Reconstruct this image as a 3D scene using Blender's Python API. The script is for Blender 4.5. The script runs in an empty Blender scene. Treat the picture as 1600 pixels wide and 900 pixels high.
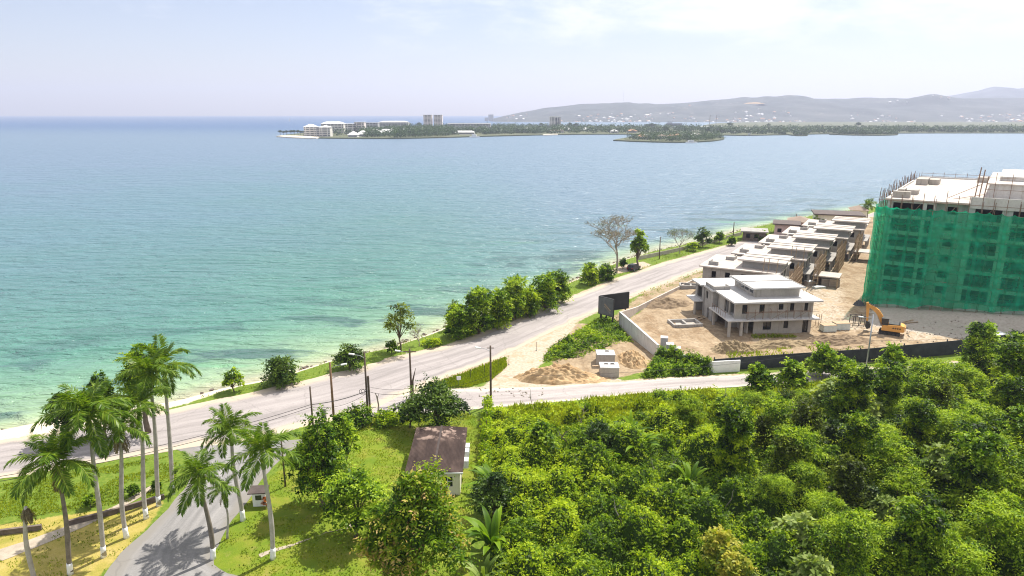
import bpy, math, random
import numpy as np
from mathutils import Vector, Matrix
R = math.radians
rnd = random.Random(7)
rs = np.random.RandomState(11)
sc = bpy.context.scene
COL = sc.collection

# ------------------------------------------------------------------ camera + photo survey helper
CAM_H, FPX, PITCH = 40.0, 1066.0, R(14.36)
CP, SP = math.cos(PITCH), math.sin(PITCH)

def G(px, py, z=0.0):
    """ground survey: the world point at height z seen at a photo pixel"""
    u = (px - 800) / FPX; v = (450 - py) / FPX
    dy = CP + v * SP; dz = -SP + v * CP
    t = (z - CAM_H) / dz
    return Vector((u * t, t * dy, z))

def ZTOP(base, py):
    v = (450 - py) / FPX
    t = base[1] / (CP + v * SP)
    return CAM_H + t * (-SP + v * CP)

def PX(p):
    d = p[1] * CP - (p[2] - CAM_H) * SP
    return (800 + FPX * p[0] / d, 450 - FPX * (p[1] * SP + (p[2] - CAM_H) * CP) / d)

cam = bpy.data.objects.new('camera', bpy.data.cameras.new('camera'))
COL.objects.link(cam)
cam.location = (0, 0, CAM_H); cam.rotation_euler = (R(90) - PITCH, 0, 0)
cam.data.lens = 36 * FPX / 1600; cam.data.sensor_width = 36
cam.data.clip_start = 0.5; cam.data.clip_end = 60000
sc.camera = cam

# ------------------------------------------------------------------ materials
def new_mat(name):
    m = bpy.data.materials.new(name); m.use_nodes = True
    nt = m.node_tree
    return m, nt, nt.nodes['Principled BSDF'], nt.nodes['Material Output']

def N(nt, t, **kw):
    n = nt.nodes.new(t)
    for k, v in kw.items():
        setattr(n, k, v)
    return n

def ramp(nt, fac, stops):
    r = N(nt, 'ShaderNodeValToRGB')
    e = r.color_ramp.elements
    while len(e) > 1: e.remove(e[-1])
    e[0].position = stops[0][0]; e[0].color = (*stops[0][1], 1)
    for p, c in stops[1:]:
        x = e.new(p); x.color = (*c, 1)
    nt.links.new(fac, r.inputs[0])
    return r.outputs[0]

def noise(nt, vec, scale, detail=5, rough=.6, dist=0):
    n = N(nt, 'ShaderNodeTexNoise')
    n.inputs['Scale'].default_value = scale; n.inputs['Detail'].default_value = detail
    n.inputs['Roughness'].default_value = rough; n.inputs['Distortion'].default_value = dist
    if vec is not None: nt.links.new(vec, n.inputs['Vector'])
    return n.outputs['Fac']

def mapping(nt, vec, scale, rot=(0, 0, 0)):
    m = N(nt, 'ShaderNodeMapping'); m.inputs['Scale'].default_value = scale; m.inputs['Rotation'].default_value = rot
    nt.links.new(vec, m.inputs['Vector'])
    return m.outputs[0]

def mixc(nt, fac, a, b, mode='MIX'):
    m = N(nt, 'ShaderNodeMix', data_type='RGBA', blend_type=mode)
    for inp, v in ((m.inputs[0], fac), (m.inputs[6], a), (m.inputs[7], b)):
        if hasattr(v, 'is_output') or isinstance(v, bpy.types.NodeSocket): nt.links.new(v, inp)
        elif isinstance(v, (int, float)): inp.default_value = v
        else: inp.default_value = (*v, 1)
    return m.outputs[2]

def mth(nt, op, a, b=0.0, c=None, clamp=False):
    m = N(nt, 'ShaderNodeMath', operation=op, use_clamp=clamp)
    for i, v in enumerate((a, b) if c is None else (a, b, c)):
        if isinstance(v, bpy.types.NodeSocket): nt.links.new(v, m.inputs[i])
        else: m.inputs[i].default_value = v
    return m.outputs[0]

def sstep(nt, x, a, b):
    m = N(nt, 'ShaderNodeMapRange', interpolation_type='SMOOTHSTEP')
    nt.links.new(x, m.inputs[0]); m.inputs[1].default_value = a; m.inputs[2].default_value = b
    return m.outputs[0]

def attr(nt, name, out='Fac'):
    a = N(nt, 'ShaderNodeAttribute', attribute_name=name)
    return a.outputs[out]

def bump(nt, bsdf, h, strength=.3, dist=.05):
    b = N(nt, 'ShaderNodeBump'); b.inputs['Strength'].default_value = strength; b.inputs['Distance'].default_value = dist
    nt.links.new(h, b.inputs['Height']); nt.links.new(b.outputs[0], bsdf.inputs['Normal'])

def surf(name, c1, c2, scale=1.0, rough=.8, streak=None, bmp=.2, metallic=0, fine=None, spec=.3):
    """mottled two-tone surface, with optional vertical stains"""
    m, nt, b, o = new_mat(name)
    tc = N(nt, 'ShaderNodeTexCoord').outputs['Object']
    n1 = noise(nt, tc, scale, 6, .65)
    col = ramp(nt, n1, [(.3, c1), (.7, c2)])
    if streak:
        n2 = noise(nt, mapping(nt, tc, (1.3, 1.3, .12)), 1.0, 5, .7)
        col = mixc(nt, sstep(nt, n2, .52, .72), col, streak)
    n3 = noise(nt, tc, scale * 9 if fine is None else fine, 3, .6)
    col = mixc(nt, .35, col, ramp(nt, n3, [(.25, (.35, .35, .35)), (.75, (.65, .65, .65))]), 'OVERLAY')
    nt.links.new(col, b.inputs['Base Color'])
    b.inputs['Roughness'].default_value = rough; b.inputs['Metallic'].default_value = metallic
    b.inputs['Specular IOR Level'].default_value = spec
    if bmp: bump(nt, b, n3, bmp, .03)
    return m

def leaf_mat(name, stops, trans=.38, rough=.5, warm=None):
    m, nt, b, o = new_mat(name)
    t = attr(nt, 'tint')
    col = ramp(nt, t, stops)
    nt.links.new(col, b.inputs['Base Color'])
    b.inputs['Roughness'].default_value = rough; b.inputs['Specular IOR Level'].default_value = .18
    tr = N(nt, 'ShaderNodeBsdfTranslucent')
    nt.links.new(mixc(nt, 1.0, col, (1.4, 1.35, .4), 'MULTIPLY'), tr.inputs['Color'])
    mx = N(nt, 'ShaderNodeMixShader'); mx.inputs[0].default_value = trans
    nt.links.new(b.outputs[0], mx.inputs[1]); nt.links.new(tr.outputs[0], mx.inputs[2])
    nt.links.new(mx.outputs[0], o.inputs['Surface'])
    return m

M = {}
M['leaf'] = leaf_mat('leaf_green', [(0, (.008, .024, .002)), (.4, (.052, .12, .004)), (.72, (.175, .295, .009)), (1, (.38, .50, .03))], .42)
M['leaf_vine'] = leaf_mat('leaf_vine', [(0, (.009, .028, .002)), (.4, (.075, .155, .003)), (.72, (.235, .355, .007)), (1, (.45, .55, .02))], .44)
M['leaf_dark'] = leaf_mat('leaf_dark', [(0, (.008, .022, .004)), (.5, (.04, .088, .009)), (1, (.15, .23, .03))], .32, .4)
M['leaf_olive'] = leaf_mat('leaf_olive', [(0, (.013, .024, .003)), (.5, (.065, .098, .005)), (1, (.2, .25, .014))], .38)
M['leaf_pale'] = leaf_mat('leaf_pale', [(0, (.03, .06, .012)), (.5, (.14, .21, .035)), (1, (.38, .46, .14))], .38)
M['leaf_mango'] = leaf_mat('leaf_mango', [(0, (.016, .045, .004)), (.4, (.09, .18, .006)), (.75, (.24, .34, .012)), (.92, (.42, .42, .05)), (1, (.55, .38, .14))], .42)
M['leaf_yellow'] = leaf_mat('leaf_yellow', [(0, (.06, .1, .01)), (.5, (.22, .28, .02)), (1, (.46, .42, .06))], .42)
M['leaf_dry'] = leaf_mat('leaf_dry', [(0, (.06, .045, .025)), (.5, (.18, .14, .08)), (1, (.3, .25, .15))], .3)
M['grass_blade'] = leaf_mat('grass_blade', [(0, (.06, .11, .005)), (.5, (.19, .255, .01)), (1, (.33, .37, .025))], .45)
M['frond'] = leaf_mat('palm_frond', [(0, (.02, .05, .006)), (.5, (.10, .19, .014)), (1, (.27, .35, .04))], .4, .38)
M['far_leaf'] = leaf_mat('far_leaf', [(0, (.014, .035, .012)), (.5, (.04, .085, .02)), (1, (.085, .14, .03))], .25)
M['bark'] = surf('bark', (.10, .075, .05), (.2, .16, .12), 3, .9, bmp=.5)
M['palm_bark'] = surf('palm_bark', (.32, .29, .25), (.5, .46, .42), 2.2, .85, bmp=.4)
M['palm_bark_dark'] = surf('palm_bark_dark', (.12, .1, .08), (.24, .2, .17), 2.2, .85, bmp=.4)
M['crownshaft'] = surf('crownshaft', (.12, .2, .04), (.22, .28, .07), 2, .5)
M['whitewash'] = surf('whitewash', (.72, .72, .7), (.85, .85, .83), 3, .8)
M['grey_twig'] = surf('grey_twig', (.2, .17, .14), (.36, .32, .27), 3, .9)
M['wood_pole'] = surf('wood_pole', (.07, .05, .035), (.15, .11, .08), 3, .85)
M['wood_brown'] = surf('wood_brown', (.16, .09, .05), (.27, .16, .09), 3, .85)
M['bamboo'] = surf('bamboo', (.26, .18, .11), (.42, .31, .2), 2, .8)
M['rust_pole'] = surf('rust_pole', (.16, .1, .07), (.3, .2, .14), 2, .8)
M['concrete'] = surf('concrete', (.27, .255, .235), (.38, .36, .335), .6, .9, (.22, .2, .18))
M['concrete_warm'] = surf('concrete_warm', (.33, .3, .26), (.44, .4, .35), .5, .9, (.27, .24, .2))
M['block_wall'] = surf('block_wall', (.27, .25, .23), (.38, .355, .325), .7, .92, (.2, .18, .16))
M['slab_white'] = surf('slab_white', (.42, .405, .39), (.62, .605, .585), .45, .85, None, .1)
M['slab_stained'] = surf('slab_stained', (.36, .31, .27), (.58, .52, .465), .4, .85, None, .1)
M['tower_wall'] = surf('tower_wall', (.5, .48, .45), (.64, .62, .58), .3, .9, (.42, .38, .33))
M['white_paint'] = surf('white_paint', (.7, .7, .68), (.82, .82, .8), 1, .6)
M['cream_paint'] = surf('cream_paint', (.68, .64, .5), (.78, .74, .6), 1, .7, (.55, .5, .38))
M['shade_inside'] = surf('interior_shade', (.035, .032, .03), (.06, .055, .05), 1, .9)  # near-black tone standing in for shade inside rooms and hatches
M['glass_dark'] = surf('dark_glass', (.012, .016, .02), (.02, .026, .03), 1, .08, None, 0, spec=.6)
M['frame_dark'] = surf('dark_frame', (.03, .022, .018), (.05, .04, .03), 2, .5)
M['board_black'] = surf('board_black', (.02, .022, .024), (.035, .037, .04), 1, .5)
M['board_face'] = surf('board_face', (.09, .095, .1), (.14, .145, .15), 1, .6)
M['metal_grey'] = surf('metal_grey', (.35, .36, .37), (.5, .51, .52), 2, .45, None, .05, .6)
M['cable_black'] = surf('cable_black', (.02, .02, .022), (.03, .03, .03), 3, .6)
M['soil_orange'] = surf('soil_orange', (.31, .195, .095), (.53, .385, .22), .8, .95, None, .7, fine=3)
M['soil_brown'] = surf('soil_brown', (.13, .09, .055), (.28, .205, .13), .7, .95, None, .7, fine=3)
M['soil_site'] = surf('soil_site', (.19, .14, .08), (.34, .26, .155), .6, .95, None, .6, fine=3)
M['roof_rusty'] = surf('roof_rusty', (.03, .025, .023), (.07, .05, .044), .45, .75, None, .2)
M['roof_dark'] = surf('roof_dark', (.06, .045, .04), (.11, .085, .075), .6, .8)
M['roof_orange'] = surf('roof_orange', (.4, .2, .11), (.52, .3, .18), .05, .8)
M['roof_brown'] = surf('roof_brown', (.2, .15, .11), (.3, .22, .17), .05, .8)
M['pink_paint'] = surf('pink_paint', (.5, .36, .33), (.6, .45, .42), .5, .8)
M['digger_orange'] = surf('digger_orange', (.62, .30, .07), (.75, .38, .1), .8, .45, None, .05)
M['rubber'] = surf('rubber', (.02, .02, .02), (.04, .037, .035), 2, .8)
M['dark_steel'] = surf('dark_steel', (.04, .04, .042), (.08, .078, .075), 2, .5, None, .05, .4)
M['car_black'] = surf('car_black', (.008, .009, .01), (.012, .013, .014), 1, .35, None, 0, spec=.35)
M['lamp_red'] = surf('lamp_red', (.35, .02, .02), (.4, .03, .03), 1, .3, None, 0)
M['plastic_wrap'] = surf('plastic_wrap', (.5, .55, .5), (.68, .72, .68), 1, .35)
M['pallet_wood'] = surf('pallet_wood', (.35, .25, .15), (.48, .36, .24), 2, .85)
M['brick_pack'] = surf('brick_pack', (.42, .33, .26), (.55, .45, .37), 2, .9)
M['stone_dark'] = surf('stone_dark', (.09, .07, .06), (.2, .16, .13), 1.5, .95)
M['grey_block'] = surf('grey_block', (.27, .28, .29), (.36, .37, .38), 1.2, .9)
M['debris'] = surf('debris', (.16, .13, .10), (.4, .36, .3), 2.5, .9, None, .8)
M['orange_bloom'] = leaf_mat('orange_bloom', [(0, (.25, .05, .01)), (1, (.6, .2, .04))], .2)
M['far_hotel'] = surf('far_hotel', (.62, .59, .54), (.72, .69, .63), .05, .85)
M['far_white'] = surf('far_white', (.68, .67, .65), (.8, .79, .77), .05, .7)
M['far_pink'] = surf('far_pink', (.68, .6, .56), (.76, .69, .65), .05, .8)
M['far_grey'] = surf('far_grey', (.4, .4, .4), (.5, .5, .49), .05, .7)
M['far_dark'] = surf('far_dark', (.05, .055, .06), (.09, .095, .1), .05, .5)
M['sand'] = surf('sand', (.62, .54, .42), (.74, .66, .54), .05, .9)
M['far_soil'] = surf('far_soil', (.06, .08, .035), (.12, .12, .06), .02, .95)
M['hoarding'] = surf('hoarding', (.022, .026, .032), (.05, .055, .062), .8, .8, None, .4)

# ------------------------------------------------------------------ object helpers
def tag(o, label=None, cat=None, group=None, kind=None):
    if label: o['label'] = label
    if cat: o['category'] = cat
    if group: o['group'] = group
    if kind: o['kind'] = kind
    return o

def thing(name, label, cat, loc=(0, 0, 0), rotz=0.0, group=None, scale=1.0):
    o = bpy.data.objects.new(name, None); COL.objects.link(o)
    o.empty_display_size = .3
    o.location = loc; o.rotation_euler = (0, 0, rotz)
    o.scale = (scale,) * 3 if isinstance(scale, (int, float)) else scale
    return tag(o, label, cat, group)

def link(name, mesh, parent=None):
    o = bpy.data.objects.new(name, mesh); COL.objects.link(o)
    if parent is not None: o.parent = parent
    return o

def copy_tree(o, parent=None):
    c = o.copy(); COL.objects.link(c); c.parent = parent
    for ch in o.children: copy_tree(ch, c)
    return c

class MB:
    def __init__(s): s.v = []; s.f = []
    def hexa(s, p):
        b = len(s.v); s.v += [tuple(q) for q in p]
        s.f += [tuple(b + i for i in q) for q in ((3, 2, 1, 0), (4, 5, 6, 7), (0, 1, 5, 4), (1, 2, 6, 5), (2, 3, 7, 6), (3, 0, 4, 7))]
        return s
    def box(s, x0, x1, y0, y1, z0, z1):
        return s.hexa([(x0, y0, z0), (x1, y0, z0), (x1, y1, z0), (x0, y1, z0), (x0, y0, z1), (x1, y0, z1), (x1, y1, z1), (x0, y1, z1)])
    def obox(s, c, size, mat):
        a, b, h = size[0] / 2, size[1] / 2, size[2] / 2
        return s.hexa([Vector(c) + mat @ Vector(q) for q in ((-a, -b, -h), (a, -b, -h), (a, b, -h), (-a, b, -h), (-a, -b, h), (a, -b, h), (a, b, h), (-a, b, h))])
    def tube(s, pts, r, n=6):
        pts = [Vector(p) for p in pts]
        rr = r if isinstance(r, (list, tuple)) else [r] * len(pts)
        b0 = len(s.v); ref = None
        for i, p in enumerate(pts):
            d = (pts[min(i + 1, len(pts) - 1)] - pts[max(i - 1, 0)]).normalized()
            if ref is None: ref = Vector((1, 0, 0)) if abs(d.x) < .9 else Vector((0, 1, 0))
            a = d.cross(ref).normalized(); c = d.cross(a).normalized(); ref = c.cross(d) if False else ref
            for k in range(n):
                t = 2 * math.pi * k / n
                s.v.append(tuple(p + a * (rr[i] * math.cos(t)) + c * (rr[i] * math.sin(t))))
        for i in range(len(pts) - 1):
            for k in range(n):
                k2 = (k + 1) % n
                s.f.append((b0 + i * n + k, b0 + i * n + k2, b0 + (i + 1) * n + k2, b0 + (i + 1) * n + k))
        s.f.append(tuple(b0 + k for k in range(n))[::-1]); s.f.append(tuple(b0 + (len(pts) - 1) * n + k for k in range(n)))
        return s
    def prism(s, poly, z0, z1):
        b = len(s.v); n = len(poly)
        s.v += [(p[0], p[1], z0) for p in poly] + [(p[0], p[1], z1) for p in poly]
        s.f.append(tuple(range(b + n - 1, b - 1, -1))); s.f.append(tuple(range(b + n, b + 2 * n)))
        for i in range(n):
            j = (i + 1) % n; s.f.append((b + i, b + j, b + n + j, b + n + i))
        return s
    def vprism(s, poly, x0, x1):
        """profile in (y,z) extruded along x"""
        b = len(s.v); n = len(poly)
        s.v += [(x0, p[0], p[1]) for p in poly] + [(x1, p[0], p[1]) for p in poly]
        s.f.append(tuple(range(b + n - 1, b - 1, -1))); s.f.append(tuple(range(b + n, b + 2 * n)))
        for i in range(n):
            j = (i + 1) % n; s.f.append((b + i, b + j, b + n + j, b + n + i))
        return s
    def hip(s, x0, x1, y0, y1, z0, h, ov=.0):
        x0 -= ov; x1 += ov; y0 -= ov; y1 += ov
        w = min(x1 - x0, y1 - y0) / 2
        b = len(s.v)
        if x1 - x0 >= y1 - y0: r0, r1 = (x0 + w, (y0 + y1) / 2), (x1 - w + .01, (y0 + y1) / 2)
        else: r0, r1 = ((x0 + x1) / 2, y0 + w), ((x0 + x1) / 2, y1 - w + .01)
        s.v += [(x0, y0, z0), (x1, y0, z0), (x1, y1, z0), (x0, y1, z0), (*r0, z0 + h), (*r1, z0 + h)]
        if x1 - x0 >= y1 - y0: q = ((0, 1, 5, 4), (1, 2, 5), (2, 3, 4, 5), (3, 0, 4))
        else: q = ((0, 1, 4), (1, 2, 5, 4), (2, 3, 5), (3, 0, 4, 5))
        s.f += [tuple(b + i for i in f) for f in q]; s.f.append((b + 3, b + 2, b + 1, b))
        return s
    def wall(s, p0, p1, z0, z1, th, ops=()):
        """wall from p0 to p1 (its outer face on the right-hand side), with real openings (s0,s1,z0,z1)"""
        p0 = Vector((p0[0], p0[1], 0)); p1 = Vector((p1[0], p1[1], 0)); L = (p1 - p0).length
        d = (p1 - p0) / L; n = Vector((-d.y, d.x, 0))
        xs = sorted({0, L, *[o[0] for o in ops], *[o[1] for o in ops]}); zs = sorted({z0, z1, *[o[2] for o in ops], *[o[3] for o in ops]})
        for j in range(len(zs) - 1):
            run = None
            for i in range(len(xs)):
                solid = False
                if i < len(xs) - 1:
                    cx, cz = (xs[i] + xs[i + 1]) / 2, (zs[j] + zs[j + 1]) / 2
                    solid = not any(o[0] < cx < o[1] and o[2] < cz < o[3] for o in ops)
                if solid and run is None: run = xs[i]
                if not solid and run is not None:
                    a, b = p0 + d * run, p0 + d * xs[i]
                    q = [a, b, b + n * th, a + n * th]
                    s.hexa([(*k.xy, zs[j]) for k in q] + [(*k.xy, zs[j + 1]) for k in q]); run = None
        return s
    def build(s, name, mat, parent=None, smooth=False):
        me = bpy.data.meshes.new(name); me.from_pydata(s.v, [], s.f); me.materials.append(M[mat] if isinstance(mat, str) else mat)
        if smooth: me.shade_smooth()
        me.update()
        return link(name, me, parent)

def np_mesh(name, V, Q, mat, tint=None, tris=None):
    """fast mesh of quads (V n,3; Q m,4) with a per-vertex tint"""
    me = bpy.data.meshes.new(name)
    me.vertices.add(len(V)); me.vertices.foreach_set('co', np.asarray(V, np.float32).ravel())
    m = len(Q)
    me.loops.add(m * 4); me.polygons.add(m)
    me.loops.foreach_set('vertex_index', np.asarray(Q, np.int32).ravel())
    me.polygons.foreach_set('loop_start', np.arange(0, m * 4, 4, dtype=np.int32))
    me.update(calc_edges=True)
    if tint is not None:
        a = me.attributes.new('tint', 'FLOAT', 'POINT'); a.data.foreach_set('value', np.asarray(tint, np.float32))
    me.materials.append(M[mat] if isinstance(mat, str) else mat)
    me.validate()
    return me

def unit(v): return v / np.maximum(np.linalg.norm(v, axis=1, keepdims=True), 1e-9)

def leaf_quads(pos, axis, nrm, L, W, tint, fold=.12):
    side = unit(np.cross(axis, nrm)); nn = unit(np.cross(side, axis))
    L = np.asarray(L)[:, None]; W = np.asarray(W)[:, None]
    mid = pos + axis * L * .45 + nn * L * fold
    V = np.stack([pos, mid + side * W / 2, pos + axis * L, mid - side * W / 2], 1).reshape(-1, 3)
    Q = np.arange(len(pos) * 4).reshape(-1, 4)
    return V, Q, np.repeat(np.clip(tint, 0, 1), 4)

def cat_leaves(parts):
    V, Q, T, o = [], [], [], 0
    for v, q, t in parts:
        V.append(v); Q.append(q + o); T.append(t); o += len(v)
    return np.concatenate(V), np.concatenate(Q), np.concatenate(T)

def clump(r, c, rad, n, L, W, tint, flat=.75, droop=.25, low=-.35):
    d = unit(r.normal(size=(n * 2, 3))); d = d[d[:, 2] > low][:n]; n = len(d)
    rr = rad * (.45 + .55 * r.rand(n) ** .6)
    lump = 1 + .22 * np.sin(d[:, 0] * 5 + c[0] * 3) * np.cos(d[:, 1] * 4 + c[1] * 5)
    rr = rr * np.where(r.rand(n) > .9, 1.0 + .35 * r.rand(n), 1)
    pos = np.asarray(c) + d * (rr * lump)[:, None] * np.array([1, 1, flat])
    nrm = unit(d * .5 + np.array([0, 0, .55]) + r.normal(size=(n, 3)) * .62)
    ax = r.normal(size=(n, 3)) + d * .9; ax -= nrm * (ax * nrm).sum(1)[:, None]
    ax = unit(unit(ax) + np.array([0, 0, -droop]))
    Ls = L * (.65 + .7 * r.rand(n))
    return leaf_quads(pos, ax, nrm, Ls, Ls * W / L, tint + r.normal(size=n) * .17 + (r.rand(n) > .93) * .15)

def sprays(r, org, d, ln, K, L, W, tint, droop=.35):
    """leafy shoots: each origin sends one arching shoot with K leaves on alternate sides"""
    S = len(org); t = np.linspace(.18, 1, K)[None, :, None]
    ln = np.asarray(ln)[:, None, None]; dz = np.array([0, 0, 1.0])
    pos = org[:, None] + d[:, None] * ln * t - dz * droop * ln * t ** 2 + r.normal(size=(S, K, 3)) * .03
    tan = unit((d[:, None] - dz * 2 * droop * t).reshape(-1, 3) + 0).reshape(S, K, 3)
    side = unit(np.cross(tan.reshape(-1, 3), dz + r.normal(size=(S * K, 3)) * .25)).reshape(S, K, 3) * np.where(np.arange(K) % 2, 1, -1)[None, :, None]
    ax = unit((tan * .55 + side * .9 + r.normal(size=(S, K, 3)) * .25 - dz * .15).reshape(-1, 3))
    nrm = unit(np.cross(side.reshape(-1, 3), tan.reshape(-1, 3)) * np.where(np.arange(S * K) % 2, 1, 1)[:, None] * .0 + dz + r.normal(size=(S * K, 3)) * .45)
    nrm = unit(nrm - ax * (nrm * ax).sum(1)[:, None])
    Ls = L * (.7 + .5 * r.rand(S * K)) * np.tile(1.15 - .5 * np.linspace(0, 1, K), S)
    tt = np.repeat(np.asarray(tint), K) + np.tile(np.linspace(-.12, .2, K), S) + r.normal(size=S * K) * .1
    return leaf_quads(pos.reshape(-1, 3), ax, nrm, Ls, Ls * W / L, tt)

def plant_meshes(seed, h, cr, th, ncl, nl, L, W, mat, tint=(.3, .8), flat=.75, bark='bark', tr=.16, rc=.42, shape='dome', low=-.35):
    """one plant kind: (trunk mesh, crown mesh)"""
    r = np.random.RandomState(seed); mb = MB()
    cs = []
    for i in range(ncl):
        a = i * 2.399 + r.rand() * .8; f = ((i + .5) / ncl) ** .5
        if shape == 'dome':
            zz = th + (h - th) * (.12 + .72 * (1 - f * f) * (.6 + .5 * r.rand()) + .2 * r.rand()); rr = cr * f * (.62 + .2 * r.rand())
        elif shape == 'layer':
            zz = th + (h - th) * (.1 + .8 * r.rand()); rr = cr * (.25 + .6 * r.rand()) * (1.05 - .45 * (zz - th) / (h - th))
        elif shape == 'column':
            zz = h * (.12 + .8 * (i + r.rand() * .6) / ncl); rr = cr * (.2 + .5 * r.rand()) * (1.0 - .35 * zz / h)
        else:
            zz = h * (.15 + .6 * (1 - f) * (.6 + .6 * r.rand())); rr = cr * f * .8
        cs.append(np.array([rr * math.cos(a), rr * math.sin(a), zz]))
    fk = max(th * .8, .25)
    bend = [(0, 0, -.15), (r.normal() * .05 * h * .3, r.normal() * .05 * h * .3, fk * .5), (r.normal() * .03 * h, r.normal() * .03 * h, fk)]
    mb.tube(bend, [tr * 1.25, tr, tr * .85], 7)
    top = Vector(bend[-1])
    for c in cs[:14]:
        c = Vector(c); m1 = top.lerp(c, .5) + Vector((r.normal() * .15, r.normal() * .15, .1 * h * r.rand()))
        mb.tube([top, m1, c], [tr * .55, tr * .35, tr * .1], 5)
    tm = bpy.data.meshes.new('trunk'); tm.from_pydata(mb.v, [], mb.f); tm.materials.append(M[bark]); tm.shade_smooth()
    parts = []
    for c in cs:
        rad = cr * rc * (.55 + .9 * r.rand() ** 1.3); t0 = tint[0] - .08 + (tint[1] - tint[0] + .1) * r.rand()
        nn_ = int(nl * (.7 + .6 * r.rand())); parts.append(clump(r, c, rad * .8, int(nn_ * .5), L, W, t0 - .08, flat, low=low))
        K_ = 9; ns = max(3, int(nn_ * .6 / K_)); dd = unit(r.normal(size=(ns, 3)) * [1, 1, .7] + [0, 0, .35 if low < -.2 else .12])
        parts.append(sprays(r, c + dd * rad * .35 * [1, 1, flat], dd * [1, 1, .9], rad * (.75 + .85 * r.rand(ns)), K_, L, W, t0 + .05 + r.normal(size=ns) * .12, .3))
    V, Q, T = cat_leaves(parts)
    return tm, np_mesh('crown', V, Q, mat, T)

def put_plant(meshes, name, label, cat, loc, scale=1.0, rot=None, group=None, parts=('trunk', 'crown')):
    e = thing(name, label, cat, loc, rnd.uniform(0, 6.28) if rot is None else rot, group, scale)
    link(parts[0], meshes[0], e); link(parts[1], meshes[1], e)
    return e

# ------------------------------------------------------------------ 2D survey geometry
SHORE = np.array([(-700, -150), (-250, 10), (-120, 62), (-85, 78), (-69.1, 84.4), (-65.5, 86.8), (-59, 89.3), (-49.6, 94.4), (-45.6, 98.5), (-38.3, 103.3), (-31.1, 111.6), (-23.2, 117.2), (-17.2, 124.6),
    (-12.8, 130.7), (0, 148.5), (12.7, 165.6), (29.4, 191.3), (40.6, 204.3), (62.9, 224), (83.2, 246.7), (118.5, 276.8), (152.9, 301), (210, 335), (340, 370), (900, 440)], float)

def poly_in(P, X, Y):
    P = np.asarray(P, float); ins = np.zeros(X.shape, bool); j = len(P) - 1
    for i in range(len(P)):
        xi, yi = P[i]; xj, yj = P[j]
        c = ((yi > Y) != (yj > Y)) & (X < (xj - xi) * (Y - yi) / (yj - yi + 1e-12) + xi); ins ^= c; j = i
    return ins

def poly_dist(P, X, Y, closed=True):
    P = np.asarray(P, float); D = np.full(X.shape, 1e9)
    n = len(P)
    for i in range(n if closed else n - 1):
        a = P[i]; b = P[(i + 1) % n]; d = b - a; L2 = (d ** 2).sum() + 1e-9
        t = np.clip(((X - a[0]) * d[0] + (Y - a[1]) * d[1]) / L2, 0, 1)
        D = np.minimum(D, np.hypot(X - a[0] - t * d[0], Y - a[1] - t * d[1]))
    return D

def sdf(P, X, Y):
    d = poly_dist(P, X, Y); return np.where(poly_in(P, X, Y), d, -d)

LAND = np.vstack([SHORE, [(900, -400), (-700, -400)]])

def shore_sd(X, Y):
    d = poly_dist(SHORE, X, Y, False); return np.where(poly_in(LAND, X, Y), d, -d)

SEA_Z = -1.4
ROAD_FAR = [(-140, 44), (-100, 62), (-64.4, 78.3), (-46.7, 88.6), (-38, 94.2), (-30, 99.8), (-21.4, 107.5), (-11.4, 115), (0, 128.3), (11.3, 144.9), (25.4, 164.6), (42.5, 184.8), (57.4, 200.2), (74.4, 217), (86.5, 227.8), (120, 258), (160, 290)]
ROAD_NEAR = [(-134, 34), (-95, 51), (-57.9, 69.3), (-50.8, 72), (-41.1, 76.2), (-33, 78.4), (-25.7, 83.4), (-20.5, 86.0), (-14.5, 95.4), (-8.2, 101.6), (0, 111.6), (8.6, 124.2), (19, 138.8), (29.4, 151.5), (41.6, 165.9), (51, 176.8), (81.4, 213.7), (116, 248), (156, 280)]
SIDE_FAR = [(-15.8, 93.6), (-10, 94.6), (-5.8, 95.4), (0, 95.4), (13.7, 97.2), (26, 99.8), (36.2, 100.6), (56.8, 103.6), (86.3, 108.6), (140, 117)]
SIDE_NEAR = [(-21, 85.2), (-12, 86.6), (-5.4, 87.9), (0, 89.2), (9.2, 91.2), (18.9, 93.5), (34.8, 96.2), (49.5, 98.7), (66.6, 102.2), (90, 106.2), (142, 114)]
DRIVE_L = [(-34.5, 47), (-36.8, 52.6), (-36.5, 56.8), (-36.2, 60.5), (-35.9, 64.5), (-36.2, 69.8), (-38.6, 74.5), (-43, 77)]
DRIVE_R = [(-17, 47), (-22.5, 52.2), (-27.0, 53.6), (-28.3, 56), (-28.3, 60.3), (-28.1, 65), (-28.2, 71), (-26, 79)]
SITE = [(20.9, 126.5), (24.6, 109.2), (32, 103), (57, 106), (90, 114.5), (150, 125), (150, 275), (118, 250), (86, 216), (60, 184), (45, 163.5), (33, 147)]
STRIP = [(19.4, 132), (20.8, 127), (33, 147), (45, 163.5), (60, 184), (52, 178), (41.6, 166), (29.4, 151.5)]
CARPAD = [(20, 165), (27, 171), (33, 175.5), (38, 181.5), (36.5, 186), (31, 182), (26, 176)]
PIT = [(6, 101), (8, 98.6), (16, 99.3), (22.5, 103), (24.6, 108.6), (22.6, 118), (20.5, 125), (16.5, 128), (12.5, 128), (7.5, 112)]
PALE = [(-2.0, 103), (-4, 97.5), (-5, 95.6), (6, 96.2), (14, 97.6), (17, 99), (12, 101.5), (3, 101), (5, 106), (8.5, 112), (9.5, 117), (13, 129), (9, 124), (0, 112)]
LAWN = [(-60, 40), (-60, 57.8), (-37, 64.8), (-36.4, 60), (-36.8, 53), (-34.5, 45)]
LAWN2 = [(-27.8, 54), (-28.2, 60), (-27.5, 70), (-22.5, 80), (-19.8, 84.8), (-6, 86.8), (-4, 84), (-4, 60), (-4, 40), (-17, 40), (-22, 52)]
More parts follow.
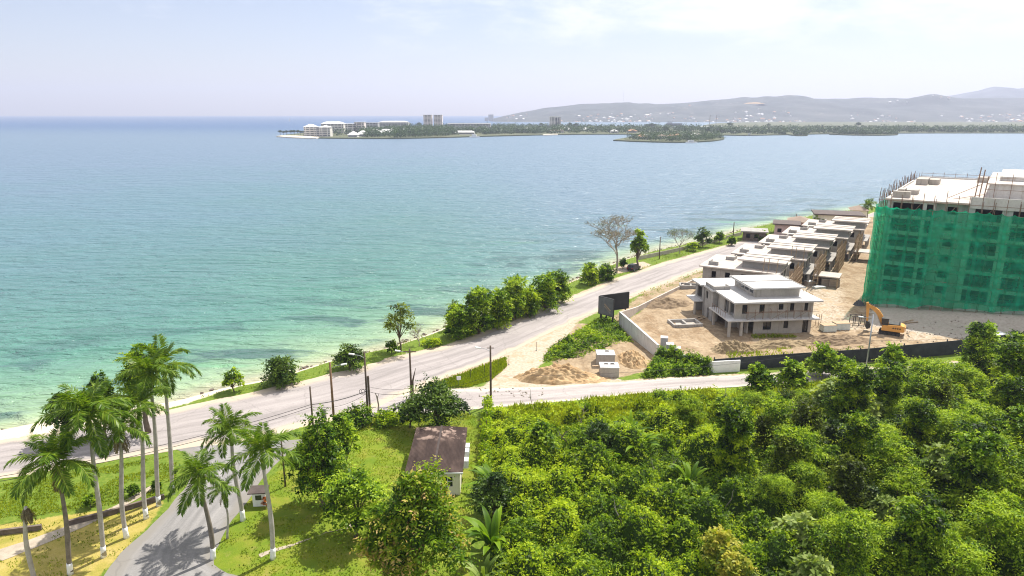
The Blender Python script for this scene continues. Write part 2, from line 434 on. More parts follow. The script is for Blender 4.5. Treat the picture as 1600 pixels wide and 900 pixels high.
JUNGLE = [(-3.4, 87.9), (0, 88.4), (9, 90.4), (19, 92.7), (35, 95.3), (49.5, 97.6), (66.6, 101), (90, 105), (125, 110), (125, 44), (-2.2, 44), (-2.6, 66)]

def resample(P, n):
    P = np.asarray(P, float); s = np.concatenate([[0], np.cumsum(np.hypot(*np.diff(P, axis=0).T))])
    t = np.linspace(0, s[-1], n)
    return np.stack([np.interp(t, s, P[:, 0]), np.interp(t, s, P[:, 1])], 1)

def smooth(P, it=2):
    P = np.asarray(P, float)
    for _ in range(it):
        Q = [P[0]]
        for a, b in zip(P[:-1], P[1:]): Q += [a * .75 + b * .25, a * .25 + b * .75]
        P = np.array(Q + [P[-1]])
    return P

def vnoise(x, y, s, seed=0):
    """smooth value noise for arrays"""
    g = np.random.RandomState(seed).rand(256, 256)
    X = x / s; Y = y / s; i = np.floor(X).astype(int); j = np.floor(Y).astype(int); fx = X - i; fy = Y - j
    fx = fx * fx * (3 - 2 * fx); fy = fy * fy * (3 - 2 * fy); i &= 255; j &= 255; i2 = (i + 1) & 255; j2 = (j + 1) & 255
    return (g[i, j] * (1 - fx) + g[i2, j] * fx) * (1 - fy) + (g[i, j2] * (1 - fx) + g[i2, j2] * fx) * fy

# ------------------------------------------------------------------ ground
def grid_mesh(name, xs, ys, zf, mat):
    X, Y = np.meshgrid(xs, ys); Z = zf(X, Y)
    V = np.stack([X, Y, Z], -1).reshape(-1, 3); nx, ny = len(xs), len(ys)
    i = np.arange(ny - 1)[:, None] * nx + np.arange(nx - 1)[None]
    Q = np.stack([i, i + 1, i + nx + 1, i + nx], -1).reshape(-1, 4)
    return np_mesh(name, V, Q, mat), X, Y

def bank(X, Y):
    # earth bank along the foot of the netted tower, rising to the right
    s = (X - 76) * .81 - (Y - 140) * .59; q = (X - 76) * .59 + (Y - 140) * .81
    a = np.clip((s - 3) / 22, 0, 1.2) * 2.3
    return a * np.clip((q + 5) / 3.5, 0, 1) * (s > -3)

def ground_z(X, Y):
    sd = shore_sd(X, Y)
    z = np.where(sd > 5, 0, np.where(sd > 0, -1.5 * (1 - sd / 5) ** 1.6, -1.5 + sd * .12)); z = np.maximum(z, -7)
    rough = np.clip(sdf(SITE, X, Y) / 3, 0, 1) * (vnoise(X, Y, 3, 3) * .25 + vnoise(X, Y, 1.1, 4) * .12)
    rough = rough * np.clip(poly_dist(SITE, X, Y) / 3, 0, 1)
    weed = np.clip(sdf([(9, 118), (16, 128), (20, 126), (23.5, 110), (18, 104), (11, 106)], X, Y) / 4, 0, 1) * 1.0
    return z + rough + weed + bank(X, Y)

def ground_material():
    m, nt, b, o = new_mat('ground')
    tc = N(nt, 'ShaderNodeTexCoord').outputs['Object']
    msk = N(nt, 'ShaderNodeAttribute', attribute_name='mask')
    sep = N(nt, 'ShaderNodeSeparateColor'); nt.links.new(msk.outputs['Color'], sep.inputs[0])
    nA = noise(nt, tc, .35, 6, .65); nB = noise(nt, tc, 2.2, 5, .6); nC = noise(nt, tc, 9, 3, .6)
    grass = ramp(nt, nB, [(.25, (.07, .125, .014)), (.5, (.12, .18, .02)), (.75, (.19, .22, .04))])
    lawn = ramp(nt, nA, [(.3, (.10, .17, .012)), (.5, (.15, .2, .016)), (.68, (.23, .225, .035))])
    lawn = mixc(nt, mth(nt, 'MULTIPLY', sstep(nt, noise(nt, tc, .8, 6, .7), .55, .68), .35), lawn, (.30, .23, .09))
    lawn = mixc(nt, .5, lawn, ramp(nt, nC, [(.3, (.38, .38, .38)), (.7, (.62, .62, .62))]), 'OVERLAY')
    lawnL = ramp(nt, nA, [(.3, (.26, .24, .04)), (.5, (.35, .285, .075)), (.7, (.42, .33, .12))])
    lawnL = mixc(nt, mth(nt, 'MULTIPLY', sstep(nt, noise(nt, tc, .5, 6, .7), .5, .66), .6), lawnL, (.19, .2, .03))
    lawnL = mixc(nt, .65, lawnL, ramp(nt, nC, [(.3, (.38, .38, .38)), (.7, (.62, .62, .62))]), 'OVERLAY')
    dirt = ramp(nt, nA, [(.28, (.22, .155, .092)), (.5, (.305, .23, .148)), (.72, (.40, .315, .215))])
    nD = noise(nt, mapping(nt, tc, (1, .55, 1), (0, 0, R(35))), .16, 7, .7, .8)
    dirt = mixc(nt, mth(nt, 'MULTIPLY', sstep(nt, nD, .5, .62), .7), dirt, (.2, .13, .07))
    nR = noise(nt, mapping(nt, tc, (1.3, .11, 1), (0, 0, R(38))), 1.0, 4, .6, .5)
    dirt = mixc(nt, mth(nt, 'MULTIPLY', sstep(nt, nR, .56, .66), .45), dirt, (.22, .15, .085))
    dirt = mixc(nt, .75, dirt, ramp(nt, nB, [(.3, (.34, .34, .34)), (.7, (.66, .66, .66))]), 'OVERLAY')
    pale = ramp(nt, nB, [(.3, (.33, .265, .19)), (.7, (.5, .43, .345))])
    pale = mixc(nt, mth(nt, 'MULTIPLY', sstep(nt, nA, .5, .62), .6), pale, (.36, .25, .14))
    sand = ramp(nt, nB, [(.3, (.52, .44, .33)), (.7, (.66, .58, .46))])
    wet = mixc(nt, attr(nt, 'wet'), sand, (.28, .22, .14))
    jit = mth(nt, 'MULTIPLY_ADD', nB, .5, mth(nt, 'MULTIPLY_ADD', nA, .7, -.6))
    def f(x): return sstep(nt, mth(nt, 'ADD', x, jit), .38, .62)
    col = mixc(nt, f(sep.outputs[2]), grass, lawn)
    col = mixc(nt, f(attr(nt, 'lawn_dry')), col, lawnL)
    col = mixc(nt, f(sep.outputs[0]), col, dirt)
    col = mixc(nt, f(sep.outputs[1]), col, pale)
    col = mixc(nt, f(attr(nt, 'sandy')), col, wet)
    col = mixc(nt, f(attr(nt, 'greyrubble')), col, ramp(nt, nB, [(.3, (.36, .31, .25)), (.7, (.5, .45, .38))]))
    nt.links.new(col, b.inputs['Base Color']); b.inputs['Roughness'].default_value = .95; b.inputs['Specular IOR Level'].default_value = .15
    bump(nt, b, mth(nt, 'ADD', nC, nB), .5, .12)
    return m
M['ground'] = ground_material()
gx = np.concatenate([[-700, -450, -300, -200, -150, -120, -100, -88], np.arange(-80, 120, .75), np.arange(121, 165, 2), [180, 220, 300, 450, 700, 900]])
gy = np.concatenate([[-400, -200, -80, -20, 10, 30], np.arange(42, 235, .75), np.arange(236, 320, 2.5), [340, 370, 420, 460]])
gm, GX, GY = grid_mesh('ground', gx, gy, ground_z, M['ground'])
def soft(P, w=1.2): return np.clip(.5 + sdf(P, GX, GY) / (2 * w), 0, 1)
sdv = shore_sd(GX, GY)
mask = np.zeros(GX.shape + (4,), np.float32)
mask[..., 0] = np.maximum(np.maximum(soft(SITE, .8), soft(PIT, 1.0)), soft(STRIP, 1.0) * .62)
road_d = np.minimum(poly_dist(ROAD_NEAR, GX, GY, False), np.minimum(poly_dist(ROAD_FAR, GX, GY, False), poly_dist(SIDE_FAR, GX, GY, False)))
mask[..., 1] = np.maximum(soft(PALE, 1.0), np.clip(.80 - road_d / 2.2, 0, 1) * (GX > -22))
mask[..., 2] = soft(LAWN2, .8); mask[..., 3] = 1
def fattr(me, name, A):
    a = me.attributes.new(name, 'FLOAT', 'POINT'); a.data.foreach_set('value', np.asarray(A, np.float32).ravel())
TRACK = [(62, 150), (72, 172), (84, 186), (88, 176), (78, 150), (72, 138), (71, 128), (90, 121), (92, 117), (74, 114), (60, 124), (58, 134)]
mask[..., 1] = np.maximum(mask[..., 1], np.maximum(soft(TRACK, 3.5) * .56, soft(CARPAD, .8)))
a = gm.attributes.new('mask', 'FLOAT_COLOR', 'POINT'); a.data.foreach_set('color', mask.ravel())
fattr(gm, 'lawn_dry', soft(LAWN, .7))
left_sand = np.clip((-42 - GX) / 12, 0, 1) * 2.2 + np.clip((-30 - GX) / 15, 0, 1)
fattr(gm, 'sandy', np.clip(1 - (sdv - 1.6 - 1.5 * left_sand) / 2.5, 0, 1)); fattr(gm, 'wet', np.clip(1 - (sdv - .2) / 1.1, 0, 1))
s_ = (GX - 76) * .81 - (GY - 140) * .59; q_ = (GX - 76) * .59 + (GY - 140) * .81
fattr(gm, 'greyrubble', np.clip(.5 + (q_ + 15) / 4, 0, 1) * np.clip(.5 + (s_ - 1) / 5, 0, 1) * (q_ < 5) * .85)
gm.shade_smooth()
tag(link('ground', gm), kind='structure')

# ------------------------------------------------------------------ roads (ribbons with u along, v across)
def ribbon(name, A, B, z, mat, step=1.2, across=6, wob=.18, seed=1):
    A = smooth(A); B = smooth(B)
    n = int(max(np.hypot(*np.diff(A, axis=0).T).sum(), np.hypot(*np.diff(B, axis=0).T).sum()) / step)
    A = resample(A, n); B = resample(B, n); r = np.random.RandomState(seed)
    def jit(P, k):
        d = np.gradient(P, axis=0); nn = np.stack([-d[:, 1], d[:, 0]], 1); nn /= np.linalg.norm(nn, axis=1, keepdims=True)
        w = np.convolve(r.normal(size=n + 4), np.ones(3) / 3, 'same')[2:-2] * wob * 1.6
        return P + nn * w[:, None]
    A = jit(A, 0); B = jit(B, 1)
    t = np.linspace(0, 1, across + 1)
    V = A[:, None] * (1 - t)[None, :, None] + B[:, None] * t[None, :, None]
    V = np.concatenate([V, np.full(V.shape[:2] + (1,), z)], -1).reshape(-1, 3); nx = across + 1
    i = np.arange(n - 1)[:, None] * nx + np.arange(across)[None]
    Q = np.stack([i, i + 1, i + nx + 1, i + nx], -1).reshape(-1, 4)[:, ::-1]
    me = np_mesh(name, V, Q, mat)
    U = np.repeat(np.arange(n) * step, nx); T = np.tile(t, n)
    fattr(me, 'along', U); fattr(me, 'across', T)
    o = link(name, me); tag(o, kind='structure')
    return o

def road_material(name, base, light, dark, edge, tracks=6, patch=.25):
    m, nt, b, o = new_mat(name)
    tc = N(nt, 'ShaderNodeTexCoord').outputs['Object']
    u = attr(nt, 'along'); v = attr(nt, 'across')
    cx = N(nt, 'ShaderNodeCombineXYZ'); nt.links.new(mth(nt, 'MULTIPLY', u, .03), cx.inputs[0]); nt.links.new(mth(nt, 'MULTIPLY', v, tracks), cx.inputs[1])
    nS = noise(nt, cx.outputs[0], 1.6, 5, .6, .3); nP = noise(nt, tc, .22, 5, .55); nF = noise(nt, tc, 5, 4, .7)
    col = ramp(nt, nS, [(.3, dark), (.5, base), (.72, light)])
    col = mixc(nt, mth(nt, 'MULTIPLY', sstep(nt, nP, .55, .6), patch), col, dark)
    col = mixc(nt, .4, col, ramp(nt, nF, [(.3, (.36, .36, .36)), (.7, (.64, .64, .64))]), 'OVERLAY')
    e = mth(nt, 'MINIMUM', v, mth(nt, 'SUBTRACT', 1.0, v))
    ef = sstep(nt, mth(nt, 'ADD', e, mth(nt, 'MULTIPLY_ADD', nP, -.22, mth(nt, 'MULTIPLY', nF, -.07))), -.09, .03)
    col = mixc(nt, ef, edge, col)
    vo = N(nt, 'ShaderNodeTexVoronoi', feature='DISTANCE_TO_EDGE'); vo.inputs['Scale'].default_value = .22
    w = N(nt, 'ShaderNodeMix', data_type='VECTOR'); nz = N(nt, 'ShaderNodeTexNoise'); nz.inputs['Scale'].default_value = .8
    nt.links.new(tc, nz.inputs['Vector']); w.inputs[0].default_value = .6
    nt.links.new(tc, w.inputs[4]); nt.links.new(nz.outputs['Color'], w.inputs[5]); nt.links.new(w.outputs[1], vo.inputs['Vector'])
    crack = mth(nt, 'MULTIPLY', mth(nt, 'LESS_THAN', vo.outputs[0], .007), .22)
    col = mixc(nt, crack, col, (.12, .11, .105))
    nt.links.new(col, b.inputs['Base Color']); b.inputs['Roughness'].default_value = .85; b.inputs['Specular IOR Level'].default_value = .25
    bump(nt, b, nF, .15, .02)
    return m
M['road'] = road_material('worn_road', (.30, .27, .26), (.37, .335, .32), (.22, .198, .19), (.44, .37, .28), 6, .25)
M['lane'] = road_material('worn_lane', (.34, .305, .29), (.42, .38, .36), (.25, .22, .21), (.5, .44, .36), 4)
M['drive'] = road_material('driveway', (.235, .225, .22), (.30, .285, .275), (.16, .155, .15), (.215, .2, .18), 5, .4)
ribbon('main_road', ROAD_NEAR, ROAD_FAR, .03, M['road'], 1.2, 10, .22, 1)
ribbon('side_road', SIDE_NEAR, SIDE_FAR, .038, M['lane'], 1.2, 8, .15, 2)
ribbon('driveway', DRIVE_L, DRIVE_R, .022, M['drive'], 1.0, 8, .1, 3)
M['pathstone'] = surf('path_stone', (.3, .25, .19), (.42, .36, .28), 1.2, .9)
ribbon('footpath', [(-49, 56.0), (-44.5, 60.0), (-41.5, 64), (-40, 68)], [(-47, 54.6), (-43.2, 59.3), (-40.6, 63.8), (-39, 68)], .03, M['pathstone'], .8, 2, .05, 4)
ribbon('garden_path', [(-23.6, 55.5), (-20, 58.2), (-16.5, 60.2), (-12.2, 62.8)], [(-23.4, 55.2), (-19.8, 57.85), (-16.3, 59.85), (-12.1, 62.45)], .028, M['pathstone'], .6, 2, .22, 5)

# ------------------------------------------------------------------ sea
def sea_material():
    m, nt, b, o = new_mat('sea')
    tc = N(nt, 'ShaderNodeTexCoord').outputs['Object']
    n0 = noise(nt, mapping(nt, tc, (1, 1.6, 1), (0, 0, R(-25))), .012, 5, .6)
    n1 = noise(nt, mapping(nt, tc, (1, 2.2, 1), (0, 0, R(-30))), .045, 5, .6, .4)
    t = mth(nt, 'ADD', attr(nt, 'offshore'), mth(nt, 'MULTIPLY_ADD', n0, .26, -.13))
    col = ramp(nt, t, [(.0, (.38, .37, .24)), (.07, (.28, .38, .22)), (.18, (.14, .275, .18)), (.3, (.075, .205, .16)), (.46, (.068, .17, .17)), (.62, (.08, .17, .21)), (.8, (.105, .17, .245))])
    col = mixc(nt, attr(nt, 'bay'), col, (.095, .165, .235))
    near = sstep(nt, attr(nt, 'offshore'), .48, .18)
    weed = mth(nt, 'MULTIPLY', sstep(nt, n1, .5, .6), mth(nt, 'MULTIPLY', near, .75))
    col = mixc(nt, mth(nt, 'MULTIPLY', weed, sstep(nt, attr(nt, 'offshore'), .03, .09)), col, (.022, .075, .075))
    n2 = noise(nt, mapping(nt, tc, (1, 2.6, 1), (0, 0, R(-20))), .02, 4, .6, .3)
    col = mixc(nt, mth(nt, 'MULTIPLY', sstep(nt, n2, .60, .70), mth(nt, 'MULTIPLY', near, .6)), col, (.11, .32, .15))
    col = mixc(nt, attr(nt, 'deep'), col, (.02, .085, .2))
    nt.links.new(col, b.inputs['Base Color'])
    b.inputs['Roughness'].default_value = .22; b.inputs['Specular IOR Level'].default_value = .42; b.inputs['IOR'].default_value = 1.33
    nt.links.new(mth(nt, 'MULTIPLY_ADD', attr(nt, 'offshore'), .22, .17), b.inputs['Roughness'])
    w1 = noise(nt, mapping(nt, tc, (.16, .42, 1), (0, 0, R(7))), 1.0, 4, .6, .6); w2 = noise(nt, mapping(nt, tc, (.05, .15, 1), (0, 0, R(-10))), 1.0, 3, .6, .4)
    bump(nt, b, mth(nt, 'ADD', mth(nt, 'MULTIPLY', w1, 1.0), mth(nt, 'MULTIPLY', w2, 1.4)), 1.0, 2.0)
    return m
M['sea'] = sea_material()
def geo(a, b, n): return np.geomspace(a, b, n)
sx = np.concatenate([-geo(260, 11500, 26)[::-1], np.arange(-255, 260, 4.0), geo(264, 11500, 26)])
sy = np.concatenate([[-3000, -900, -300, -100], np.arange(-40, 420, 4.0), geo(424, 11500, 60)])
sm, SX, SY = grid_mesh('sea', sx, sy, lambda X, Y: np.full(X.shape, SEA_Z), M['sea'])
d = np.maximum(-shore_sd(SX, SY), 0)
fattr(sm, 'offshore', np.clip(np.log1p(d / 9) / np.log1p(1600 / 9), 0, 1))
def sst(x, a, b):
    t = np.clip((x - a) / (b - a), 0, 1); return t * t * (3 - 2 * t)
fattr(sm, 'bay', .88 * sst(SX + .10 * SY, -25, 75) * sst(d, 1.5, 16)); fattr(sm, 'deep', sst(SY + .25 * SX, 950, 2100) * sst(-SX, -350, 350))
tag(link('sea', sm), kind='structure')

# ------------------------------------------------------------------ leaf covers (heightfield of lumps dressed in leaves)
class Lumps:
    def __init__(s, poly, res, bumps, base=lambda X, Y: 0 * X, fade=2.0):
        P = np.asarray(poly); s.x0, s.y0 = P.min(0) - 1; x1, y1 = P.max(0) + 1; s.res = res
        s.xs = np.arange(s.x0, x1, res); s.ys = np.arange(s.y0, y1, res)
        X, Y = np.meshgrid(s.xs, s.ys); H = base(X, Y)
        for bx, by, br, bh in bumps:
            i0, i1 = int((bx - br - s.x0) / res), int((bx + br - s.x0) / res) + 2; j0, j1 = int((by - br - s.y0) / res), int((by + br - s.y0) / res) + 2
            i0 = max(i0, 0); j0 = max(j0, 0)
            xx = X[j0:j1, i0:i1]; yy = Y[j0:j1, i0:i1]
            if not xx.size: continue
            q = 1 - ((xx - bx) ** 2 + (yy - by) ** 2) / br ** 2
            H[j0:j1, i0:i1] = np.maximum(H[j0:j1, i0:i1], bh * np.maximum(q, 0) ** (.55 + .7 * ((bx * 7.3) % 1)))
        sd = sdf(poly, X, Y)
        s.H = H * np.clip(sd / fade + .1, 0, 1) + (vnoise(X, Y, .55, 5) - .4) * .7 * np.clip(H, .15, 1) * np.clip(sd / fade + .1, 0, 1) + (vnoise(X, Y, 1.4, 6) - .4) * .9 * np.clip(H, .1, 1) * np.clip(sd / fade, 0, 1); s.X, s.Y, s.sd = X, Y, sd
        s.gy, s.gx = np.gradient(s.H, res)
    def sample(s, x, y):
        i = np.clip(((x - s.x0) / s.res).astype(int), 0, len(s.xs) - 1); j = np.clip(((y - s.y0) / s.res).astype(int), 0, len(s.ys) - 1)
        return s.H[j, i], s.gx[j, i], s.gy[j, i]

def leaf_cover(name, poly, lumps, n, L, W, mat, seed, tintf=None, visible=True, keep=None, up=.5, bedmat=None, z0=0.0):
    r = np.random.RandomState(seed); P = np.asarray(poly); lo, hi = P.min(0), P.max(0)
    x = lo[0] + r.rand(n * 3) * (hi[0] - lo[0]); y = lo[1] + r.rand(n * 3) * (hi[1] - lo[1])
    ok = poly_in(poly, x, y)
    if keep is not None: ok &= keep(x, y)
    x, y = x[ok], y[ok]
    h, gx_, gy_ = lumps.sample(x, y)
    # more leaves where the surface is steep
    w = np.sqrt(1 + np.minimum(gx_ ** 2 + gy_ ** 2, 9)); sel = r.rand(len(x)) < w / 2.6; x, y, h, gx_, gy_ = (q[sel][:n] for q in (x, y, h, gx_, gy_)); k = len(x)
    nr = unit(np.stack([-gx_, -gy_, np.ones(k) * 1.0], 1))
    pos = np.stack([x, y, z0 + h + r.rand(k) ** 3 * .6 - .1], 1)
    nrm = unit(nr * .7 + np.array([0, 0, up]) + r.normal(size=(k, 3)) * .65)
    ax = r.normal(size=(k, 3)); ax -= nrm * (ax * nrm).sum(1)[:, None]; ax = unit(unit(ax) + np.array([0, 0, -.12]))
    Ls = L * (.6 + .8 * r.rand(k))
    t = .5 + .6 * (vnoise(x, y, 4.5, seed) - .5) + .4 * (vnoise(x, y, 1.2, seed + 1) - .5) + r.normal(size=k) * .17
    if tintf is not None: t = tintf(x, y, t)
    V, Q, T = leaf_quads(pos, ax, nrm, Ls, Ls * W / L, t)
    ns = int(k * .06); q_ = r.choice(k, ns); o_ = pos[q_]; d_ = unit(nr[q_] * .6 + r.normal(size=(ns, 3)) * [.8, .8, .35] + [0, 0, .35])
    sv_ = sprays(r, o_, d_, (.5 + 1.1 * r.rand(ns) ** 1.6) * min(1, L / .34), 9, L * .95, W * .85, t[q_] + .08, .45)
    # bed surface under the leaves, low tint paints the shade between them
    s = lumps; st = max(1, int(.4 / s.res)); X, Y, H, D = (q[::st, ::st] for q in (s.X, s.Y, s.H, s.sd))
    ny, nx = X.shape; idx = np.arange(ny * nx).reshape(ny, nx)
    q = np.stack([idx[:-1, :-1], idx[:-1, 1:], idx[1:, 1:], idx[1:, :-1]], -1).reshape(-1, 4)
    good = (D.ravel()[q] > .05).all(1)
    bv = np.stack([X, Y, z0 + H - .2], -1).reshape(-1, 3)
    q = q[good]; used = np.unique(q); rem = np.zeros(len(bv), int); rem[used] = np.arange(len(used))
    V2, Q2, T2 = cat_leaves([(V, Q, T), sv_, (bv[used], rem[q], np.full(len(used), .12))])
    return link(name, np_mesh(name, V2, Q2, mat, T2))

rj = np.random.RandomState(21)
def in_view(x, y, m=60):
    dd = y * CP + CAM_H * SP; px = 800 + FPX * x / dd; py = 450 - FPX * (y * SP - CAM_H * CP) / dd
    return (px > -m) & (px < 1600 + m) & (py < 900 + 2 * m)
bumps = []
for _ in range(2300):
    x, y = rj.uniform(-3, 110), rj.uniform(44, 108)
    near_lane = np.clip(1 - (poly_dist(SIDE_NEAR, np.array([x]), np.array([y]), False)[0] - 2) / 13, 0, 1)
    rad = .45 + 1.9 * rj.rand() ** 2.2
    bumps.append((x, y, rad * (1 - .3 * near_lane), (rad * rj.uniform(.8, 1.7) + .2) * (1 - .75 * near_lane) * (1 + .3 * np.clip(x / 50, 0, 1))))
jl = Lumps(JUNGLE, .2, bumps, lambda X, Y: 1.3 * vnoise(X, Y, 5, 2) ** 1.5 * np.clip((poly_dist(SIDE_NEAR, X, Y, False) - 2) / 12, .15, 1))
def jt(x, y, t):
    far = np.clip((y - 76 - .25 * x) / 9, 0, 1); return t + .15 * far + .5 * (vnoise(x, y, 9, 40) - .5) + .16 * np.clip((34 - x) / 16, 0, 1)
o = leaf_cover('undergrowth', JUNGLE, jl, 330000, .28, .15, 'leaf_vine', 5, jt, keep=lambda x, y: in_view(x, y))
tag(o, 'mass of vines and weeds over the overgrown plot', 'undergrowth', kind='stuff')

# upright grass blades
def blades(name, pts, hgt, wid, mat, seed, label, cat='grass', lean=.45, tint=.55):
    r = np.random.RandomState(seed); k = len(pts)
    ax = unit(np.stack([r.normal(size=k) * lean, r.normal(size=k) * lean, np.ones(k)], 1))
    nrm = unit(r.normal(size=(k, 3)) * [1, 1, .15]); nrm = unit(nrm - ax * (nrm * ax).sum(1)[:, None])
    L = hgt * (.5 + r.rand(k))
    t = tint + .5 * (vnoise(pts[:, 0], pts[:, 1], 3.0, seed) - .5) + r.normal(size=k) * .14
    V, Q, T = leaf_quads(pts, ax, nrm, L, np.full(k, wid), t, .05)
    o = link(name, np_mesh(name, V, Q, mat, T)); tag(o, label, cat, kind='stuff'); return o

def scatter(poly, n, seed, z=None, keep=None):
    r = np.random.RandomState(seed); P = np.asarray(poly); lo, hi = P.min(0), P.max(0)
    x = lo[0] + r.rand(n) * (hi[0] - lo[0]); y = lo[1] + r.rand(n) * (hi[1] - lo[1]); ok = poly_in(poly, x, y)
    if keep is not None: ok &= keep(x, y)
    x, y = x[ok], y[ok]
    return np.stack([x, y, ground_z(x, y) if z is None else z(x, y)], 1)

sh_in = SHORE[3:22]
VERGE = [tuple(p) for p in sh_in] + [tuple(p) for p in ROAD_FAR[2:16][::-1]]
pts = scatter(VERGE, 90000, 3, keep=lambda x, y: (~poly_in(CARPAD, x, y)) & (shore_sd(x, y) > np.where(x < -33, 4.6, 2.4)) & (vnoise(x, y, 2.2, 8) > np.where(x < -50, .72, .3)) & (poly_dist(ROAD_FAR, x, y, False) > .5))
blades('verge_grass', pts, .5, .13, 'grass_blade', 4, 'rough bright green grass strip between the coast road and the sea')
MEADOW = [(-60, 58.5), (-37.2, 65.6), (-37.4, 70), (-41, 74.8), (-51, 70.4), (-60, 66.5)]
pts = scatter(MEADOW, 20000, 6, keep=lambda x, y: vnoise(x, y, 1.7, 61) > .4); pts = np.concatenate([pts, scatter([(-27.6, 71), (-26.5, 78.4), (-20, 84.6), (-6, 86.6), (-4, 85), (-18, 82.6), (-24, 76)], 12000, 7)])
blades('roadside_grass', pts, .2, .12, 'grass_blade', 9, 'unmown green grass along the inland side of the coast road')
TRI = [(-13.2, 95.9), (-7, 95.6), (-3.2, 98.5), (-.8, 104.5), (-1.2, 108.6), (-8.2, 100.8)]
pts = scatter(TRI, 16000, 8)
blades('corner_grass', pts, .45, .13, 'grass_blade', 10, 'small green wedge of grass where the two roads meet')
pts = scatter(STRIP, 9000, 12, keep=lambda x, y: (vnoise(x, y, 2.0, 9) > .45) & (poly_dist(ROAD_NEAR, x, y, False) < 2.6))
blades('kerb_grass', pts, .4, .13, 'grass_blade', 13, 'thin strip of grass between the coast road and the site wall')
GB = [(0, 89), (9, 91), (19, 93.2), (35, 95.8), (50, 98.2), (52, 92), (30, 80), (8, 80), (-2, 84)]
pts = scatter(GB, 42000, 14, keep=lambda x, y: vnoise(x, y, 2.6, 71) + .3 * vnoise(x, y, 7, 72) > .62, z=lambda x, y: jl.sample(x, y)[0] - .1)
blades('tall_grass', pts, .7, .14, 'grass_blade', 15, 'tall yellow-green grass below the side road', tint=.66)

pts = np.concatenate([scatter(LAWN2, 30000, 51, keep=lambda x, y: vnoise(x, y, 1.3, 52) > .35), scatter(LAWN, 12000, 53, keep=lambda x, y: vnoise(x, y, 1.3, 54) > .55)])
blades('lawn_grass', pts, .16, .10, 'grass_blade', 55, 'short mown grass of the lawns', lean=.8, tint=.4)
r = np.random.RandomState(77); mb = MB(); SP_ = resample(SHORE[4:20], 900)
for i in range(420):
    q = SP_[r.randint(900)] + r.normal(size=2) * [1.0, 1.0]; k = shore_sd(q[:1], q[1:])[0]
    if k > 2.2 or (q[0] < -35 and r.rand() < .85): continue
    sz = r.uniform(.15, .55); mb.obox((q[0], q[1], float(ground_z(q[:1], q[1:])[0]) + sz * .25), (sz, sz * r.uniform(.6, 1), sz * .7), Matrix.Rotation(r.rand() * 3, 3, 'Z') @ Matrix.Rotation(r.rand(), 3, 'X'))
tag(mb.build('shore_rocks', 'stone_dark'), 'dark stones and debris along the waterline', 'rocks', kind='stuff')
# weeds on the corner mound before the wall
WEED = [(5.0, 106.5), (6.5, 113), (10.5, 120), (15.2, 127.6), (17, 130), (20.4, 128.6), (21, 122), (21.6, 116.5), (18, 112), (16.5, 108), (10, 108.5)]
wb = [(rj.uniform(4, 24), rj.uniform(102, 130), rj.uniform(.6, 1.5), rj.uniform(.3, .95)) for _ in range(170)]
wl = Lumps(WEED, .2, wb, lambda X, Y: np.clip(sdf([(9, 118), (16, 128), (20, 126), (23.5, 110), (18, 104), (11, 106)], X, Y) / 4, 0, 1) * .9)
o = leaf_cover('weeds', WEED, wl, 19000, .36, .2, 'leaf_vine', 31)
tag(o, 'low green weeds covering the corner mound beside the billboards', 'weeds', kind='stuff')
VW = [(20, 99.4), (22.6, 104.5), (24.4, 108.8), (26.5, 108.2), (30.6, 104.4), (31.6, 102.6), (31.8, 101.0), (27, 100.2)]
vb = [(rj.uniform(20, 31.5), rj.uniform(100, 106), rj.uniform(.7, 1.3), rj.uniform(.4, 1.2)) for _ in range(60)]
for i in range(18): vb.append((24.4 + i * .38, 107.7 - i * .31, 1.0, 1.55 + .35 * (i % 3)))
vl = Lumps(VW, .2, vb, fade=.5)
o = leaf_cover('wall_creeper', VW, vl, 9000, .32, .2, 'leaf', 33)
tag(o, 'dark green creeper smothering the corner of the site wall', 'creeper', kind='stuff')

# ------------------------------------------------------------------ plant kinds
K = {}
K['vine'] = [plant_meshes(100 + i, 2.6, 1.9, .4, 14, 330, .28, .15, 'leaf_vine', (.3, .8), .8, shape='bush', rc=.5) for i in range(3)]
K['broad'] = [plant_meshes(110 + i, 4.2, 1.9, .3, 20, 130, .55, .3, 'leaf', (.3, .85), .7, tr=.12) for i in range(3)]
K['feather'] = [plant_meshes(120 + i, 6.8, 3.2, 1.6, 30, 260, .34, .11, 'leaf', (.35, .95), .32, tr=.14, shape='layer', rc=.4, low=-.1) for i in range(3)]
K['olive'] = [plant_meshes(130 + i, 7.4, 1.9, .8, 26, 230, .32, .18, 'leaf_olive', (.15, .75), 1.0, shape='column', tr=.16, rc=.5) for i in range(2)]
K['dark'] = [plant_meshes(140 + i, 5.0, 2.1, 1.0, 18, 190, .38, .2, 'leaf_dark', (.2, .9), .85, tr=.14, rc=.45) for i in range(2)]
K['pale'] = [plant_meshes(150 + i, 4.6, 1.9, 1.6, 15, 70, .72, .42, 'leaf_pale', (.35, .95), .55, bark='grey_twig', tr=.1, rc=.4) for i in range(2)]
K['yellow'] = [plant_meshes(160, 4.8, 1.9, 1.5, 16, 130, .42, .24, 'leaf_yellow', (.3, .95), .7, tr=.12)]
K['tree'] = [plant_meshes(170 + i, 8.0, 3.3, 1.0, 40, 150, .46, .26, 'leaf', (.3, .95), .9, tr=.2, shape='column', rc=.27) for i in range(2)]
K['giant'] = [plant_meshes(180 + i, 10.5, 3.4, 1.0, 46, 230, .40, .22, ('leaf', 'leaf_vine')[i], (.1, .95), .9, tr=.22, shape='column', rc=.3) for i in range(2)]

